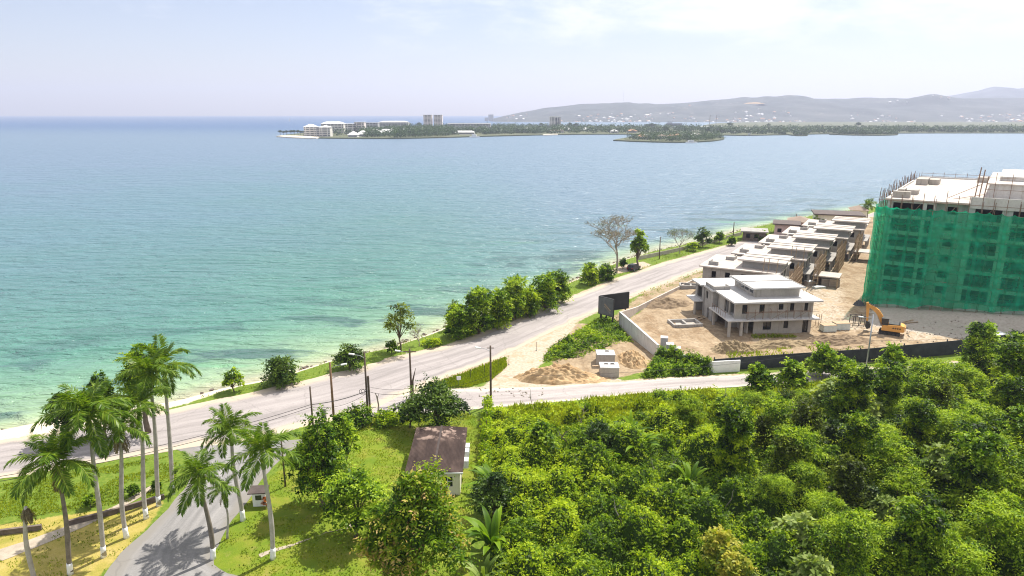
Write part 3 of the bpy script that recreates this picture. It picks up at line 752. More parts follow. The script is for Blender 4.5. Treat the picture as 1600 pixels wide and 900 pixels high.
def bigleaf_meshes(seed, n, L, W, mat, up=.9):
    """banana-like clump: long arching blades from one base"""
    r = np.random.RandomState(seed); V = []; Q = []; T = []; o = 0
    for i in range(n):
        a = r.rand() * 6.283; el = up + r.normal() * .22; l = L * (.6 + .5 * r.rand()); w = W * (.7 + .5 * r.rand()); t = .35 + .5 * r.rand()
        b = np.array([math.cos(a) * .18, math.sin(a) * .18, .2]); side = np.array([-math.sin(a), math.cos(a), 0]); sg = 7
        for k in range(sg + 1):
            s = k / sg; e = el - 1.3 * s * s
            if k: b = b + np.array([math.cos(a) * math.cos(e), math.sin(a) * math.cos(e), math.sin(e)]) * l / sg
            ww = w * max(.06, math.sin(math.pi * min(1, .12 + .88 * s)) ** .7) * (.25 if k == 0 else 1)
            V += [b + side * ww / 2 + np.array([0, 0, .06 * w]), b, b - side * ww / 2 + np.array([0, 0, .06 * w])]; T += [t, t - .12, t]
        for k in range(sg):
            q = o + k * 3; Q += [(q, q + 1, q + 4, q + 3), (q + 1, q + 2, q + 5, q + 4)]
        o += 3 * (sg + 1)
    mb = MB(); mb.tube([(0, 0, -.1), (0, 0, .5)], [.16, .1], 7)
    sm = bpy.data.meshes.new('stem'); sm.from_pydata(mb.v, [], mb.f); sm.materials.append(M['crownshaft'])
    return sm, np_mesh('leaves', np.array(V), np.array(Q), mat, np.array(T))
K['banana'] = [bigleaf_meshes(200 + i, 16, 2.6, .5, 'leaf', 1.15) for i in range(2)]
K['agave'] = [bigleaf_meshes(210, 18, 1.9, .22, 'leaf_pale', 1.2)]

KIND = {'vine': ('vine_shrub', 'shrub', 'low rounded shrub smothered in bright green vines'), 'broad': ('leafy_shrub', 'shrub', 'leafy mid-green shrub with broad leaves'),
        'feather': ('feathery_tree', 'tree', 'feathery light green tree with layered sprays'), 'olive': ('vine_draped_tree', 'tree', 'olive green column-like tree draped in vines'),
        'dark': ('dense_shrub', 'shrub', 'dense dark green shrub'), 'pale': ('large_leaved_tree', 'tree', 'slender tree with large pale green leaves'),
        'yellow': ('yellowing_tree', 'tree', 'small tree with yellow-green crown'), 'tree': ('broadleaf_tree', 'tree', 'tall airy broadleaf tree'),
        'giant': ('vine_hung_tree', 'tree', 'tall bushy tree hung with bright vines'), 'banana': ('banana_plant', 'plant', 'clump of long upright banana-like leaves'), 'agave': ('spiky_plant', 'plant', 'spiky plant with narrow pale blades')}
def zone(x, y):
    if y > 84 + .22 * x: return 'beside the side road'
    if y > 72 + .18 * x: return 'in the upper half of the overgrown plot' if x < 42 else 'in the thicket below the black hoarding'
    if x < 8: return 'in the thicket beside the mango tree'
    if x < 26: return 'in the middle of the overgrown plot'
    return 'in the dense thicket below the vine-draped trees' if x < 40 else 'in the tallest part of the thicket'
def jungle(kind, x, y, s=1.0, label=None, i=None):
    v = K[kind]; nm, ct, lb = KIND[kind]
    m = v[rnd.randrange(len(v)) if i is None else i % len(v)]
    z = float(jl.sample(np.array([x]), np.array([y]))[0][0]) * .35 if poly_in(JUNGLE, np.array([x]), np.array([y]))[0] else 0
    zn = zone(x, y)
    parts = ('stem', 'leaves') if kind in ('banana', 'agave') else ('trunk', 'crown')
    return put_plant(m, nm, label or f'{lb} {zn}', ct, (x, y, z - .05), s, group=f'{lb.split(" with")[0]}s in the overgrown plot' if not label else None, parts=parts)

def at_top(px, py, h):   # where a plant of height h stands if its top shows at this pixel
    return G(px, py, h)
named = [ # kind, px, py(top), height of kind, scale, label
 ('tree', 1540, 508, 8.0, 1.15, 'tallest airy tree of the thicket, rising in front of the black hoarding'),
 ('tree', 1590, 520, 8.0, .85, 'airy tree cut by the frame edge in front of the netted tower'),
 ('broad', 1398, 545, 4.2, 1.05, 'round leafy shrub covering the side road below the excavator'),
 ('vine', 1470, 562, 2.6, 1.4, 'broad low shrub at the lane edge left of the tallest airy tree'),
 ('broad', 1290, 545, 4.2, 1.15, 'dark leafy shrub standing before the hoarding left of the lamp post'),
 ('broad', 1322, 562, 4.2, .9, 'leafy shrub at the foot of the grey lamp post'),
 ('broad', 1190, 572, 4.2, 1.0, 'big-leaved shrub at the end of the visible side road'),
 ('broad', 1240, 568, 4.2, 1.05, 'leafy shrub below the plain dark hoarding beside its first posts'),
 ('olive', 1262, 640, 7.4, 1.1, 'tallest olive vine-draped tree in the middle of the thicket'),
 ('olive', 1232, 690, 7.4, .9, 'shorter olive vine-draped tree left of the tallest one'),
 ('olive', 1328, 720, 7.4, 1.0, 'olive vine-draped tree right of the tallest one, nearer the camera'),
 ('olive', 1470, 600, 7.4, .85, 'dark vine-draped column of a tree below the tallest airy tree'),
 ('pale', 1478, 715, 4.6, 1.15, 'large-leaved pale tree glinting in the right of the thicket'),
 ('pale', 1248, 820, 4.6, 1.0, 'large-leaved pale tree at the bottom edge near the yellowing tree'),
 ('pale', 1550, 690, 4.6, 1.0, 'large-leaved pale tree close to the right frame edge'),
 ('pale', 1300, 600, 4.6, 1.2, 'silvery large-leaved tree below the lamp post'),
 ('pale', 1270, 885, 4.6, .9, 'large-leaved pale tree cut by the bottom frame edge'),
 ('yellow', 1132, 845, 4.8, 1.0, 'yellow-topped tree at the bottom edge of the thicket'),
 ('yellow', 1150, 880, 4.8, .8, 'small yellow-pink tree cut by the bottom frame edge'),
 ('banana', 985, 655, 2.9, 1.0, 'upright banana-like clump highest in the overgrown plot'),
 ('banana', 1000, 675, 2.9, 1.1, 'wide banana-like clump just below the highest one'),
 ('banana', 970, 690, 2.9, .9, 'narrow banana-like clump left of the wide one'),
 ('banana', 1080, 722, 2.9, 1.0, 'banana-like clump in the dark hollow mid plot'),
 ('agave', 1055, 768, 2.0, 1.2, 'spiky pale-bladed plant in the hollow mid plot'),
 ('banana', 1100, 765, 2.9, .9, 'yellowish banana-like clump in the hollow mid plot'),
 ('banana', 770, 790, 2.9, 1.35, 'large banana-like plant right of the mango tree'),
 ('banana', 772, 715, 2.9, 1.2, 'tall banana-like clump at the near end of the vine fence'),
 ('agave', 755, 860, 2.0, 1.4, 'spiky plant at the bottom edge right of the mango tree'),
 ('dark', 768, 745, 5.0, .95, 'dense dark shrub at the corner right of the cottage'),
 ('giant', 1585, 600, 10.5, .8, 'tall vine-hung tree at the right frame edge below the airy tree'),
 ('giant', 1440, 640, 10.5, .75, 'tall vine-hung tree mid right, left of the dark column tree'),
 ('giant', 1345, 655, 10.5, .75, 'tall vine-hung tree between the olive trees'),
 ('feather', 1400, 690, 6.8, 1.0, 'feathery tree in the centre right of the thicket'),
 ('feather', 1530, 630, 6.8, 1.0, 'feathery tree directly below the tallest airy tree'),
 ('feather', 1570, 800, 6.8, 1.05, 'feathery tree in the lower right corner of the thicket'),
 ('dark', 1395, 590, 5.0, .8, 'dark shrub mid thicket below the excavator'),
]
used = []
for kd, px, py, h, s, lb in named:
    if kd in ('banana', 'agave'): s *= 1.3
    p = at_top(px, py, h * s * .95); jungle(kd, p.x, p.y, s, lb); used.append((p.x, p.y, 2.2))
cnt = 0
for gyi in np.arange(50, 104, 3.6):
    for gxi in np.arange(0, 86, 3.7):
        x = gxi + rj.uniform(-1.5, 1.5); y = gyi + rj.uniform(-1.4, 1.4)
        if not poly_in(JUNGLE, np.array([x]), np.array([y]))[0] or not in_view(np.array([x]), np.array([y]), 70)[0]: continue
        if sdf(JUNGLE, np.array([x]), np.array([y]))[0] < 1.3: continue
        lane_d = poly_dist(SIDE_NEAR, np.array([x]), np.array([y]), False)[0]
        if x > 30 and lane_d < 7 and rj.rand() < .75: continue
        grassy = y > 79 + .30 * x
        if grassy and rj.rand() < .72: continue
        if any((x - a) ** 2 + (y - b) ** 2 < c * c for a, b, c in used): continue
        right = np.clip((x - 14) / 26, 0, 1)
        u = rj.rand()
        if not grassy and right > .35 and rj.rand() < .2 and lane_d > 14: kd, s = 'giant', rj.uniform(.6, .95)
        elif grassy: kd, s = ('vine', rj.uniform(.4, .6)) if u < .6 else ('broad', rj.uniform(.35, .55))
        elif right < .45 and rj.rand() < .86: continue
        elif u < .5 - .38 * right: kd, s = 'vine', rj.uniform(.6, 1.0)
        elif u < .64 - .36 * right: kd, s = 'broad', rj.uniform(.55, .95)
        elif u < .74 - .1 * right: kd, s = ('feather', rj.uniform(.65, 1.0)) if right > .3 else ('vine', rj.uniform(.7, 1.1))
        elif u < .82 - .06 * right: kd, s = 'dark', rj.uniform(.5, .95)
        elif u < .9: kd, s = ('pale', rj.uniform(.7, 1.15)) if right > .4 else ('broad', rj.uniform(.5, .8))
        elif u < .95: kd, s = ('olive', rj.uniform(.6, .9)) if right > .5 else ('vine', rj.uniform(.6, 1.0))
        else: kd, s = ('feather', rj.uniform(.7, 1.1)) if right > .2 else ('banana', rj.uniform(.6, .9))
        jungle(kd, x, y, min(s * rj.uniform(.75, 1.3), max(.3, (lane_d - .8) * (.36 if x < 42 else .6) / {'vine': 2.6, 'broad': 4.2, 'feather': 6.8, 'olive': 7.4, 'dark': 5, 'pale': 4.6, 'banana': 2.9, 'giant': 10.5}[kd]))); cnt += 1
print('jungle plants', cnt)
for k in range(16):
    x, y = rj.uniform(2, 60), rj.uniform(54, 88)
    if not in_view(np.array([x]), np.array([y]), 0)[0]: continue
    z = float(jl.sample(np.array([x]), np.array([y]))[0][0]); e = thing('bare_branch', 'thin grey leafless branch sticking out of the thicket', 'branch', (x, y, z), rj.rand() * 6.28, 'leafless branches in the thicket')
    L_ = rj.uniform(1.6, 3.0); MB().tube([(-.4, 0, -1.2), (.0, 0, .1), (.25 * L_, .1, .5 * L_), (.4 * L_, -.1, L_)], [.07, .06, .045, .015], 5).tube([(.25 * L_, .1, .5 * L_), (.1 * L_, .5, .8 * L_)], [.04, .012], 5).tube([(.1 * L_, .05, .25 * L_), (.45 * L_, -.35, .6 * L_)], [.04, .012], 5).build('limb', 'grey_twig', e)
# a dead branch poking out of the vines
p = G(885, 690, 2.2); e = thing('dead_branch', 'bare forked dead branch poking out of the vines', 'branch', p)
MB().tube([(1.4, -.6, -1.6), (.5, 0, -.5), (-.5, .3, .4), (-.9, .5, 1.1)], [.09, .08, .07, .03], 6).tube([(-.5, .3, .4), (-.1, .5, .9), (.5, .7, 1.2)], [.05, .04, .02], 5).build('limb', 'bark', e)

# ------------------------------------------------------------------ single trees
def tree_at(bpx, bpy_, tpy, width_px, name, label, cat, mat='leaf', ncl=26, nl=190, L=.34, W=.2, th=.25, tint=(.3, .85), flat=.75, shape='dome', seed=None, rc=.36, tr=None, base=None, bark='bark', group=None, z=None):
    b = base if base is not None else G(bpx, bpy_)
    h = max(1.2, ZTOP(b, tpy)); dd = b[1] * CP + (CAM_H - h / 2) * SP
    cr = width_px / 2 / FPX * dd
    if z is None: z = float(ground_z(np.array([b[0]]), np.array([b[1]]))[0])
    m = plant_meshes(seed or rnd.randrange(9999), h - z, cr, (h - z) * th, ncl, nl, L, W, mat, tint, flat, bark=bark, tr=tr or max(.06, h * .028), rc=rc, shape=shape)
    return put_plant(m, name, label, cat, (b[0], b[1], z), 1.0, 0.0, group)
tree_at(662, 925, 738, 152, 'mango_tree', 'large mango tree with flushes of orange young leaves before the cottage', 'tree', 'leaf_mango', 52, 250, .44, .18, .1, (.25, .84), .85, seed=301, rc=.3)
tree_at(600, 915, 790, 72, 'mango_tree', 'lower leafy side tree pressed against the large mango tree', 'tree', 'leaf_mango', 24, 200, .42, .18, .22, (.25, .9), .8, seed=302)
tree_at(556, 838, 738, 112, 'almond_tree', 'spreading bright almond tree alone on the lawn', 'tree', 'leaf', 24, 190, .4, .24, .3, (.45, .95), .55, seed=303, rc=.34)
tree_at(503, 790, 662, 100, 'almond_tree', 'big dark glossy tree on the lawn behind the palms', 'tree', 'leaf', 36, 240, .36, .2, .14, (.3, .95), .85, seed=304, rc=.33)
tree_at(538, 730, 650, 62, 'almond_tree', 'smaller glossy tree leaning out behind the big dark one', 'tree', 'leaf', 20, 180, .36, .2, .25, (.35, .95), .7, seed=305)
tree_at(683, 676, 604, 118, 'breadfruit_tree', 'wide dark tree directly behind the cottage roof', 'tree', 'leaf_dark', 30, 200, .42, .22, .22, (.2, .9), .7, seed=306, rc=.32)
tree_at(640, 668, 622, 50, 'breadfruit_tree', 'small dark tree left of the wide tree behind the cottage', 'tree', 'leaf_dark', 14, 160, .4, .22, .2, (.3, .9), .7, seed=307)
# shore
tree_at(366, 612, 579, 34, 'sea_grape', 'little sea-grape bush alone on the beach verge', 'shrub', 'leaf', 14, 90, .34, .24, .25, (.4, .9), .8, seed=310)
tree_at(440, 602, 561, 66, 'sea_grape', 'wide dark sea-grape bush on the verge, second along the shore', 'shrub', 'leaf_dark', 34, 130, .38, .26, .04, (.35, .95), .9, 'column', seed=311)
tree_at(547, 577, 541, 48, 'sea_grape', 'rounded sea-grape bush behind the lamp pole, third along the shore', 'shrub', 'leaf_dark', 24, 120, .38, .26, .08, (.35, .95), .9, 'dome', seed=312)
tree_at(626, 550, 474, 58, 'sparse_tree', 'open crooked tree with sparse leaves leaning over the water', 'tree', 'leaf_olive', 15, 90, .42, .26, .35, (.4, .95), .7, seed=313, rc=.3, tr=.16)
tree_at(612, 552, 533, 22, 'shore_shrub', 'small leafy shrub at the foot of the crooked shore tree', 'shrub', 'leaf', 9, 90, .36, .24, .15, (.3, .8), .8, seed=314)
tree_at(676, 541, 528, 30, 'shore_shrub', 'low pale shrub before the long shoreline thicket', 'shrub', 'leaf_vine', 10, 90, .36, .24, .1, (.5, .95), .7, seed=315)
grp = [(716, 527, 478, 60, 'leaf', 'lowest leafy end of the shoreline thicket near the crooked tree'), (748, 521, 447, 70, 'leaf', 'tall light green tree second in the shoreline thicket'),
       (778, 513, 455, 60, 'leaf_vine', 'full bright shrub in the middle of the shoreline thicket'), (802, 500, 430, 56, 'leaf', 'tallest tree in the middle of the shoreline thicket'),
       (826, 494, 448, 52, 'leaf_vine', 'bright shrub right of the tallest shoreline thicket tree'), (851, 485, 428, 56, 'leaf', 'leafy tree near the upper end of the shoreline thicket'),
       (872, 473, 424, 44, 'leaf', 'last leafy tree at the upper end of the shoreline thicket')]
for i, (bx, by, tp, w, mt, lb) in enumerate(grp):
    tree_at(bx, by, tp, w, 'thicket_tree', lb, 'tree', mt, 30, 170, .5, .28, .05, (.35, .95), 1.0, 'column', rc=.3, seed=320 + i, group='trees of the shoreline thicket')
tree_at(920, 445, 413, 36, 'thicket_shrub', 'leafy shrub clump left of the bare tree', 'shrub', 'leaf_vine', 22, 110, .55, .32, .05, (.3, .9), 1.0, 'column', seed=330)
tree_at(945, 438, 416, 36, 'thicket_shrub', 'lower shrub between the leafy clump and the bare tree', 'shrub', 'leaf', 18, 100, .55, .32, .05, (.3, .9), 1.0, 'column', seed=331)
tree_at(997, 418, 360, 36, 'roadside_tree', 'bright leafy tree right of the bare tree, behind the parked car', 'tree', 'leaf', 20, 120, .6, .36, .25, (.35, .95), .9, seed=332)
tree_at(973, 420, 402, 12, 'roadside_shrub', 'small dark shrub between the bare tree and the car', 'shrub', 'leaf_dark', 8, 80, .5, .3, .2, (.3, .8), .9, seed=333)
tree_at(1098, 386, 358, 26, 'coast_tree', 'dark leafy tree on the coast beyond the pole', 'tree', 'leaf_dark', 14, 90, .65, .4, .2, (.3, .9), .9, seed=334)
tree_at(1124, 380, 364, 20, 'coast_tree', 'smaller sparse coast tree right of the dark leafy one', 'tree', 'leaf', 10, 70, .65, .4, .3, (.3, .9), .8, seed=335)
tree_at(1143, 384, 370, 15, 'round_bush', 'clipped ball-shaped bush at the roadside', 'shrub', 'leaf', 12, 110, .45, .3, .05, (.3, .7), 1.0, seed=336)
tree_at(1082, 392, 378, 22, 'coast_shrub', 'low coast shrub below the bare twiggy shrub', 'shrub', 'leaf_vine', 9, 80, .6, .35, .1, (.3, .8), .7, seed=337)
tree_at(1188, 376, 360, 26, 'coast_shrub', 'low shrub in front of the round sea-side ruin', 'shrub', 'leaf_vine', 9, 80, .7, .4, .1, (.3, .8), .7, seed=338)
tree_at(1278, 354, 338, 20, 'coast_tree', 'bright bush in front of the dark-roofed house by the sea', 'tree', 'leaf_vine', 10, 70, .8, .5, .1, (.4, .9), .8, seed=339)
tree_at(205, 700, 545, 72, 'shore_tree', 'big leafy tree behind the tallest palms at the shore', 'tree', 'leaf', 30, 190, .42, .26, .35, (.35, .95), .75, seed=340, rc=.33, base=(-47.0, 80.8))
tree_at(160, 690, 592, 66, 'shore_tree', 'lower leafy tree left of the big one behind the palms', 'tree', 'leaf', 24, 170, .42, .26, .3, (.3, .9), .7, seed=341, base=(-51.5, 79.0))
tree_at(128, 690, 610, 44, 'shore_tree', 'outermost low tree behind the palms by the beach', 'tree', 'leaf_dark', 18, 150, .42, .26, .3, (.3, .9), .7, seed=342, base=(-56, 78.4))
for i, (bx, by, w, lb) in enumerate(((208, 776, 22, 'ball-shaped bush at the middle of the low garden wall'), (245, 765, 14, 'tiny bush at the right end of the low garden wall'), (142, 792, 24, 'tufted bush at the low garden wall behind the nearest palms'))):
    tree_at(bx, by, by - w * .8, w, 'garden_bush', lb, 'shrub', 'leaf', 9, 90, .26, .14, .1, (.3, .75), .9, seed=350 + i)
tree_at(416, 792, 780, 12, 'flowering_plant', 'small orange flowering plant beside the white gate kiosk', 'plant', 'orange_bloom', 6, 50, .18, .12, .1, (.3, .9), .9, seed=355)
tree_at(560, 660, 640, 60, 'hedge_shrub', 'low dark hedge shrub at the road edge by the twin pole', 'shrub', 'leaf', 16, 110, .36, .2, .1, (.2, .7), .6, seed=356)
tree_at(605, 662, 645, 50, 'hedge_shrub', 'low hedge shrub with pale leaves right of the twin pole', 'shrub', 'leaf_vine', 14, 110, .36, .2, .1, (.4, .9), .6, seed=357)
# vine fence between lawn and plot
def hedge_line(p0, p1, h, w, name, label, mat, seed):
    r = np.random.RandomState(seed); p0 = Vector(p0); p1 = Vector(p1); n = int((p1 - p0).length / .6); parts = []
    e = thing(name, label, 'hedge', (p0.x, p0.y, 0)); d = p1 - p0; mb = MB()
    for i in range(n):
        c = d * (i / (n - 1)); parts.append(clump(r, (c.x + r.normal() * .1, c.y, h * (.3 + .45 * r.rand())), w * (.8 + .5 * r.rand()), 150, .3, .17, .45 + .4 * r.rand(), 1.2, low=-.9))
        if i % 4 == 0: mb.tube([(c.x, c.y, 0), (c.x, c.y, h * .9)], .05, 5)
    mb.build('posts', 'wood_pole', e)
    V, Q, T = cat_leaves(parts); link('foliage', np_mesh('foliage', V, Q, mat, T), e)
hedge_line((-3.3, 87.6, 0), (-3.2, 68.5, 0), 2.4, .55, 'vine_hedge', 'narrow vine-covered fence between the cottage lawn and the overgrown plot', 'leaf_vine', 61)

# bare trees: recursive limbs
def bare_tree(name, label, b, h, spread, seed, leafy=0, group=None):
    r = np.random.RandomState(seed); mb = MB(); tips = []
    def grow(p, d, l, rad, dep):
        q = p + d * l * .5 + Vector(r.normal(size=3)) * l * .06; e = p + d * l + Vector(r.normal(size=3)) * l * .08
        mb.tube([p, q, e], [rad, rad * .8, rad * .6], 5 if dep > 2 else 4)
        if dep == 0: tips.append(e); return
        for k in range(3 if dep > 1 else 4):
            a = r.rand() * 6.28; o = Vector((math.cos(a), math.sin(a), .12 + .5 * r.rand() * (1 if dep > 3 else .5)))
            nd = (d * (.75) + o * spread).normalized(); grow(e if k else q.lerp(e, .7), nd, l * (.68 + .24 * r.rand()), rad * .62, dep - 1)
    grow(Vector((0, 0, -.1)), Vector((.03, 0, 1)), h * .32, h * .026, 5)
    t = thing(name, label, 'tree', b, 0, group); mb.build('trunk', 'grey_twig', t)
    tips = np.array([tuple(x) for x in tips]); k = int(len(tips) * leafy)
    if k:
        pos = tips[r.choice(len(tips), k)] + r.normal(size=(k, 3)) * .25
        V, Q, T = leaf_quads(pos, unit(r.normal(size=(k, 3))), unit(r.normal(size=(k, 3)) + [0, 0, 1]), np.full(k, .42), np.full(k, .11), r.rand(k))
        link('crown', np_mesh('crown', V, Q, 'leaf_dry' if leafy > 5 else 'leaf_olive', T), t)
b = G(963, 426); bare_tree('bare_tree', 'tall almost leafless spreading tree beside the parked car', b, ZTOP(b, 340), 1.05, 5, 6.0)
b = G(1062, 396); bare_tree('bare_shrub', 'small bare twiggy tree on the coast verge', b, ZTOP(b, 360) * .95, .8, 8, 1.6)
b = G(655, 541); bare_tree('bare_shrub', 'thin leafless shrub right of the crooked shore tree', b, 3.6, .8, 9, 0)

# ------------------------------------------------------------------ palms
def frond_mesh(seed, el, droop, length, mat, nl=60, ll=.92):
    r = np.random.RandomState(seed); sg = 14; p = np.zeros(3); pts = [p]; tg = []
    for k in range(sg):
        s = (k + .5) / sg; e = el - droop * s ** 1.35; t = np.array([math.cos(e), 0, math.sin(e)]); tg.append(t); p = p + t * length / sg; pts.append(p)
    pts = np.array(pts); tg = np.array(tg + [tg[-1]])
    n = nl * 2; s = np.repeat(np.linspace(.1, 1, nl), 2); sd = np.tile([1, -1], nl); f = s * sg; i = np.minimum(f.astype(int), sg - 1); w = (f - i)[:, None]
    pos = pts[i] * (1 - w) + pts[i + 1] * w; T = tg[i]
    up = np.stack([-T[:, 2], 0 * s, T[:, 0]], 1); side = np.tile([0, 1, 0], (n, 1)) * sd[:, None]
    ax = unit(side * (.85 + .1 * r.rand(n))[:, None] + T * (.5 + .5 * s)[:, None] + up * (r.normal(size=n) * .28 + .05)[:, None] + np.array([0, 0, -.5]) * (.5 + r.rand(n))[:, None])
    nrm = unit(up + side * .2 + r.normal(size=(n, 3)) * .25)
    L = ll * (.35 + .65 * np.sin(np.pi * np.clip(.15 + .8 * s, 0, 1))) * (.85 + .3 * r.rand(n))
    V, Q, Tt = leaf_quads(pos, ax, nrm, L, np.full(n, .095), .45 + r.normal(size=n) * .15 + .15 * (1 - s) + (r.rand(n) > .85) * .25, .03)
    rv, rq = [], []
    for k in range(sg + 1):
        wd = .05 * (1 - .8 * k / sg)
        rv += [pts[k] + [0, wd, 0], pts[k] + [0, 0, wd * .8], pts[k] + [0, -wd, 0]]
    for k in range(sg):
        q = 3 * k; rq += [(q, q + 1, q + 4, q + 3), (q + 1, q + 2, q + 5, q + 4)]
    V, Q, Tt = cat_leaves([(V, Q, Tt), (np.array(rv), np.array(rq), np.full(len(rv), .8))])
    return np_mesh('frond', V, Q, mat, Tt)
FR = [[frond_mesh(400 + 10 * i + j, R(el), R(dr), 3.3 * lf, 'frond') for j in range(2)] for i, (el, dr, lf) in enumerate(((80, 50, .8), (62, 85, 1.0), (45, 100, 1.05), (25, 95, 1.05), (5, 80, 1.0), (-25, 50, .95)))]
FRD = [frond_mesh(490 + j, R(-50), R(38), 2.2, 'leaf_dry', 26, .5) for j in range(2)]

def palm(bpx, bpy_, cpx, cpy, label, nf=17, white=True, dark=False, fs=1.0, dead=0, shaft=True, rad=.21, base=None, crown_only_dead=False, name='royal_palm', group='royal palms lining the driveway'):
    b = base if base is not None else G(bpx, bpy_)
    z = ZTOP(b, cpy); v = (450 - cpy) / FPX; t = b[1] / (CP + v * SP); cx = (cpx - 800) / FPX * t - b[0]
    e = thing(name, label, 'palm tree', b, 0, group)
    hs = 1.5 * fs if shaft else 0; zt = z - hs
    pt = lambda s: Vector((cx * (s ** 1.4) + .12 * math.sin(s * 5 + bpx), .12 * math.sin(s * 4 + bpy_) * s, zt * s))
    n = 10; pts = [pt(i / n) - (Vector((0, 0, .1)) if i == 0 else Vector()) for i in range(n + 1)]
    MB().tube(pts, [rad * (1.3 if i == 0 else 1.12 - .04 * abs(i - 4) - (.02 * i)) for i in range(n + 1)], 10).build('trunk', 'palm_bark_dark' if dark else 'palm_bark', e, True)
    if white:
        k = min(1.15 / zt, .5); q = [pt(k * i / 3) for i in range(4)]
        MB().tube(q, [rad * 1.36, rad * 1.17, rad * 1.14, rad * 1.13], 10).build('painted_base', 'whitewash', e, True)
    top = pt(1)
    if shaft: MB().tube([top - Vector((0, 0, .02)), top + Vector((0, 0, hs * .4)), top + Vector((0, 0, hs)), top + Vector((0, 0, hs + .35))], [rad * .95, rad * 1.0, rad * .6, rad * .25], 9).build('crownshaft', 'crownshaft', e, True)
    hub = top + Vector((0, 0, hs))
    yaw = rnd.uniform(0, 6.28)
    for i in range(0 if crown_only_dead else nf):
        k = min(5, int(i / nf * 6.0)); f = link('frond', FR[k][i % 2], e)
        f.location = hub; f.rotation_euler = (rnd.uniform(-.25, .25), rnd.uniform(-.12, .12), yaw + i * 2.399); f.scale = (fs * rnd.uniform(.88, 1.1),) * 3
    for i in range(dead):
        f = link('dead_frond', FRD[i % 2], e); f.location = hub - Vector((0, 0, .35 if shaft else 0)); f.rotation_euler = (rnd.uniform(-.3, .3), rnd.uniform(0, .35), yaw + i * 1.9); k_ = fs * rnd.uniform(.8, 1.1); f.scale = (k_ * .7,) * 3 if crown_only_dead else (k_,) * 3
    return e
palm(112, 897, 88, 722, 'nearest royal palm, first of the left row beside the dead one', 16, dark=True, dead=4, fs=1.25)
palm(163, 870, 138, 645, 'royal palm second in the left row, broad bright crown', 17, fs=1.28)
palm(198, 840, 182, 668, 'royal palm third in the left row with hanging dry fronds', 13, fs=1.0, dead=5)
palm(230, 810, 215, 632, 'royal palm fourth in the left row, half hidden crown', 13, fs=1.0)
palm(250, 790, 233, 583, 'royal palm fifth in the left row, slim tall trunk', 12, fs=1.05)
palm(270, 772, 257, 570, 'tallest royal palm, last of the left row by the coast road', 14, fs=1.15)
palm(333, 873, 315, 742, 'dark-crowned royal palm on the right driveway edge, nearest there', 14, dark=True, fs=1.05)
palm(378, 813, 360, 672, 'royal palm rising between two others right of the driveway', 14, fs=1.08)
palm(427, 873, 412, 706, 'royal palm on the lawn in front of the white kiosk', 13, fs=1.08)
palm(357, 842, 350, 765, 'young thin-stemmed palm with drooping fronds beside the driveway', 11, white=False, fs=.6, dead=3, rad=.1)
palm(52, 908, 38, 793, 'dying palm without living fronds at the lawn corner', 0, white=False, dead=16, fs=.95, shaft=False, rad=.2, crown_only_dead=True, group=None, name='dead_palm')
palm(1355, 346, 1356, 321, 'coconut palm between the far villas and the netted tower', 14, white=False, fs=1.15, shaft=False, rad=.2, group=None, name='coconut_palm')
palm(711, 512, 709, 478, 'short tufted palm at the edge of the shoreline thicket', 12, white=False, fs=.5, shaft=False, rad=.12, group=None, name='tufted_palm')

# ------------------------------------------------------------------ poles and cables
def pole(bpx, bpy_, tpy, label, mat='wood_pole', r=.14, lamp=0, base=None, arm=True, name='utility_pole', group='utility poles along the roads', lean=0):
    b = base if base is not None else G(bpx, bpy_); h = ZTOP(b, tpy)
    e = thing(name, label, 'pole', (b[0], b[1], 0), 0, group)
    MB().tube([(0, 0, -.2), (lean * .5, 0, h * .5), (lean, 0, h)], [r, r * .9, r * .75], 8).build('post', mat, e, True)
    if lamp:
        z = h - (.9 if arm else .2); MB().tube([(lean, 0, z), (lean + lamp * .6, .1, z + .35), (lean + lamp * 1.5, .2, z + .5)], .035, 5).build('lamp_arm', 'metal_grey', e)
        q = Vector((lean + lamp * 1.75, .22, z + .52))
        MB().obox(q, (.75, .28, .14), Matrix.Rotation(-.15 * lamp, 3, 'Y')).build('lamp_head', 'white_paint', e)
    return e, Vector((b[0], b[1], h))
p486, t486 = pole(491, 690, 604, 'slim dark pole above the big dark tree, first by the junction', r=.13)
p522, t522 = pole(522, 660, 566, 'brown wooden lamp pole standing at the road edge', 'wood_brown', .17, 1)
p574, t574 = pole(575, 652, 550, 'dark pole doubled by a short stump, with lamp and cable coils', r=.15, lamp=-1)
MB().tube([(.32, .1, -.1), (.28, .1, ZTOP(G(575, 652), 588))], .15, 7).build('stump', 'wood_pole', p574)
cz = ZTOP(G(575, 652), 611)
for dx in (-.55, -.3):
    MB().tube([(dx + .38 * math.cos(a), -.2, cz + .38 * math.sin(a)) for a in np.linspace(0, 6.28, 13)], .035, 5).build('cable_coil', 'cable_black', p574)
p642, t642 = pole(643, 622, 545, 'dark pole with a split leaning brace at the junction', r=.16, lamp=-1)
MB().tube([(.15, 0, 0), (.25, 0, 2.6), (.75, 0, 4.6)], [.2, .16, .03], 6).build('brace', 'wood_pole', p642)
MB().box(-.9, .9, -.06, .06, t642.z - .5, t642.z - .36).build('crossarm', 'wood_pole', p642)
p767, t767 = pole(767, 632, 540, 'lone dark lamp pole at the top of the vine fence', r=.16, lamp=-1)
MB().box(-.5, .5, -.05, .05, t767.z - .4, t767.z - .3).build('crossarm', 'wood_pole', p767)
p443, t443 = pole(446, 760, 680, 'short dark pole rising through the lawn palms', r=.11)
pole(1030, 405, 370, 'far pole on the coast verge beyond the parked car', r=.16)
pole(1145, 374, 347, 'far pole next to the ball-shaped bush', r=.18)
pole(1243, 352, 334, 'far pole beside the pink sea-side house', r=.22)
pole(1226, 358, 347, 'short far pole in front of the pink sea-side house', r=.18)
